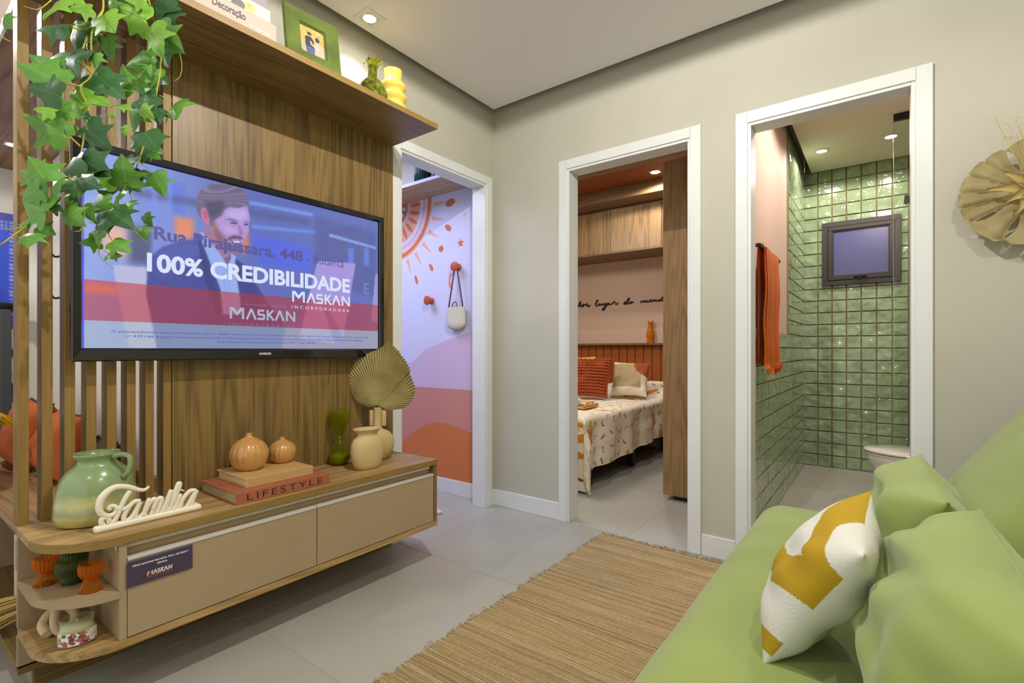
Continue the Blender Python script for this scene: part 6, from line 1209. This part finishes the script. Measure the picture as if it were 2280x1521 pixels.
def back_cushion(c, w, h, t_, lean, yaw, label, seed, p=3.2):
    q = thing('cushion', label, 'cushion', (c[0], c[1], SH)); M = Matrix.Translation(c) @ Matrix.Rotation(yaw, 4, 'Z') @ Matrix.Rotation(lean, 4, 'X') @ Matrix(((1, 0, 0, 0), (0, 0, -1, 0), (0, 1, 0, 0), (0, 0, 0, 1)))
    M = Matrix.Translation(c) @ Matrix.Rotation(yaw, 4, 'Z') @ Matrix.Rotation(PI/2+lean, 4, 'X') @ Matrix.Rotation(PI, 4, 'Y')
    obj('cover', pillow(w, h, t_, 56, M=M, seed=seed, pinch=.05, wr=.010, power=p), M_green, q, smooth=True); b = BM(); pts = []
    for k in range(61): u = -1+2*k/60; pts.append(M @ Vector((u*w/2, h/2*(1-.05*(1-u*u)), 0)))
    obj('seam', tube(pts, .0035, 6), M_green, q, smooth=True); settle(q, SH)
back_cushion((1.71, -.06, .567), .60, .29, .20, .32, .03, 'apple green back cushion at the far end of the sofa', 2)
back_cushion((1.08, -.10, .555), .66, .29, .24, .50, .02, 'apple green back cushion in front, nearest the viewer', 7)
# mustard and white cushion
q = thing('throw_cushion', 'square white cushion with mustard woven shapes leaning on the green cushions', 'cushion', (1.1808, .1002, SH)); w_, h_ = .3146, .3073
M = Matrix(((-.9928, -.1083, -.0520), (.0116, -.5176, .8555), (-.1195, .8487, .5151))).to_4x4(); M.translation = (1.1808, .1002, .5769)
b = pillow(w_, h_, .140, 170, pinch=.09, seed=9, wr=.004); me = bpy.data.meshes.new('cover'); b.to_mesh(me); b.free()
def f_th(co):
    # u: -1 at the seam nearest the viewer, +1 at the far seam; v: height on the cushion
    u = -co[:, 0]/(w_/2); v = co[:, 1]/(h_/2); front = co[:, 2] > -.002
    c = np.zeros((len(co), 3)); c[:] = (208, 208, 200)
    m = v > np.where(u < -.44, .07-.66*(u+1), -.30-.30*(u+.44))
    m[poly_mask(u, v, [(.75, .80), (.3, .66), (-.1, .50), (-.61, .36), (-.35, .15), (-.1, -.01), (1.1, -.1), (1.1, .74)]) > 0] = False
    m[poly_mask(u, v, [(.19, .955), (-.1, .89), (-.32, .80), (-.56, .72), (-.81, .63), (-1.1, .56), (-1.1, .99), (-.69, .985), (-.27, .975)]) > 0] = False
    m |= (v < -.57-.55*(u+1)) & (v > -.82-.62*(u+1))
    m &= front; c[m] = (172, 140, 16); return c
paint(me, f_th); me.transform(WM[q.name].inverted() @ M); me.materials.append(vcol('woven_cotton', .95, bump=(260, .35))); me.polygons.foreach_set('use_smooth', [True]*len(me.polygons)); obj('cover', me, None, q)
# ---------------------------------------------------------------- dried leaf wall piece
t = thing('leaf_wreath', 'dried monstera leaf wall piece with cream petals right of the bathroom door', 'wall decoration', (2.568, -.425, 1.59)); wx, wy, wz = 2.50, -.425, 1.59
mw, nt, p = _new('dried_monstera'); tc = nd(nt, 'ShaderNodeTexCoord'); n_ = nd(nt, 'ShaderNodeTexNoise'); n_.inputs['Scale'].default_value = 11; n_.inputs['Detail'].default_value = 6; nt.links.new(tc.outputs['Object'], n_.inputs['Vector'])
r_ = nd(nt, 'ShaderNodeValToRGB'); r_.color_ramp.elements[0].position = .3; r_.color_ramp.elements[0].color = (*lin((170, 154, 104)), 1); r_.color_ramp.elements[1].position = .65; r_.color_ramp.elements[1].color = (*lin((208, 194, 148)), 1); nt.links.new(n_.outputs[0], r_.inputs[0]); nt.links.new(r_.outputs[0], p.inputs['Base Color']); p.inputs['Roughness'].default_value = .7
lobes = [(84, 28, .190), (122, 11.6, .186), (141, 11.4, .192), (160, 11.4, .196), (178.5, 11.2, .196), (197, 11.4, .192), (226, 20, .190), (266, 22, .185), (310, 23, .18), (345, 14, .185), (10, 13, .19), (38, 16, .19)]
for a0, hw, R_ in lobes:
    b = bmesh.new(); rows = []; n = 12
    for j in range(13):
        f = j/12; r = .028+(R_-.028)*f; env = 1 if f < .92 else math.sqrt(max(.0, 1-((f-.92)/.105)**2)); row = []
        slit = 1.0 if f < .30 or f > .94 else 1.0-.26*math.sin((f-.30)/.64*PI)
        for i in range(n+1):
            u = -1+2*i/n; a = math.radians(a0+hw*u*slit*env+3*math.sin(f*3)); bump_ = .005*math.sin(u*PI)*f+.014*math.cos(u*PI/2)*f-.018*f*f
            row.append(b.verts.new((wx-.018-bump_+.006*noise.noise(Vector((a*3, f*4, 1))), wy-r*math.cos(a), wz+r*math.sin(a))))
        rows.append(row)
    for p_, q_ in zip(rows, rows[1:]):
        for i in range(n): b.faces.new((p_[i], p_[i+1], q_[i+1], q_[i]))
    bmesh.ops.solidify(b, geom=b.faces[:], thickness=.002); obj('leaf_lobe', b, mw, t, smooth=True)
M_pet = mat('cream_petal', (222, 204, 140), .6)
for k in range(11):
    a = math.radians(k*33+8); L = .085+.02*(k % 3); d = Vector((0, -math.cos(a), math.sin(a))); b = bmesh.new(); rows = []
    s_ = Vector((1, 0, 0)).cross(d).normalized()
    for j in range(8):
        f = j/7; wd = .017*math.sin(min(1, f*1.15+.12)*PI*.9)+.001; c_ = Vector((wx-.045-.030*math.sin(f*2.4), wy, wz))+d*L*f
        rows.append([b.verts.new(c_+s_*wd*u+Vector((.010*(1-u*u), 0, 0))) for u in (-1, -.5, 0, .5, 1)])
    for p_, q_ in zip(rows, rows[1:]):
        for i in range(4): b.faces.new((p_[i], p_[i+1], q_[i+1], q_[i]))
    bmesh.ops.solidify(b, geom=b.faces[:], thickness=.0015); obj('petal', b, M_pet, t, smooth=True)
b = BM(); rnd = random.Random(2)
for k in range(26):
    a = rnd.uniform(55, 112); a = math.radians(a); L = rnd.uniform(.20, .30); d = Vector((0, -math.cos(a), math.sin(a))); p0 = Vector((wx-.02, wy, wz)); tip = p0+d*L+Vector((rnd.uniform(-.02, .02), 0, 0)); tube([p0+d*.12, p0+d*.2, tip], .0006, 4, b)
    for s_ in range(6): q0 = tip+Vector((rnd.uniform(-.01, .01), rnd.uniform(-.012, .012), rnd.uniform(-.012, .012))); s2 = bmesh.new(); bmesh.ops.create_icosphere(s2, subdivisions=1, radius=.0014, matrix=Matrix.Translation(q0)); join(b, s2)
o = obj('dried_sprigs', b, mat('dried_sprig', (186, 160, 90), .9), t); o['kind'] = 'stuff'
obj('mount', tube([(wx-.02, wy, wz), (2.568, wy, wz)], .02, 16), M_pet, t)
print('SCENE BUILT', len(bpy.data.objects))
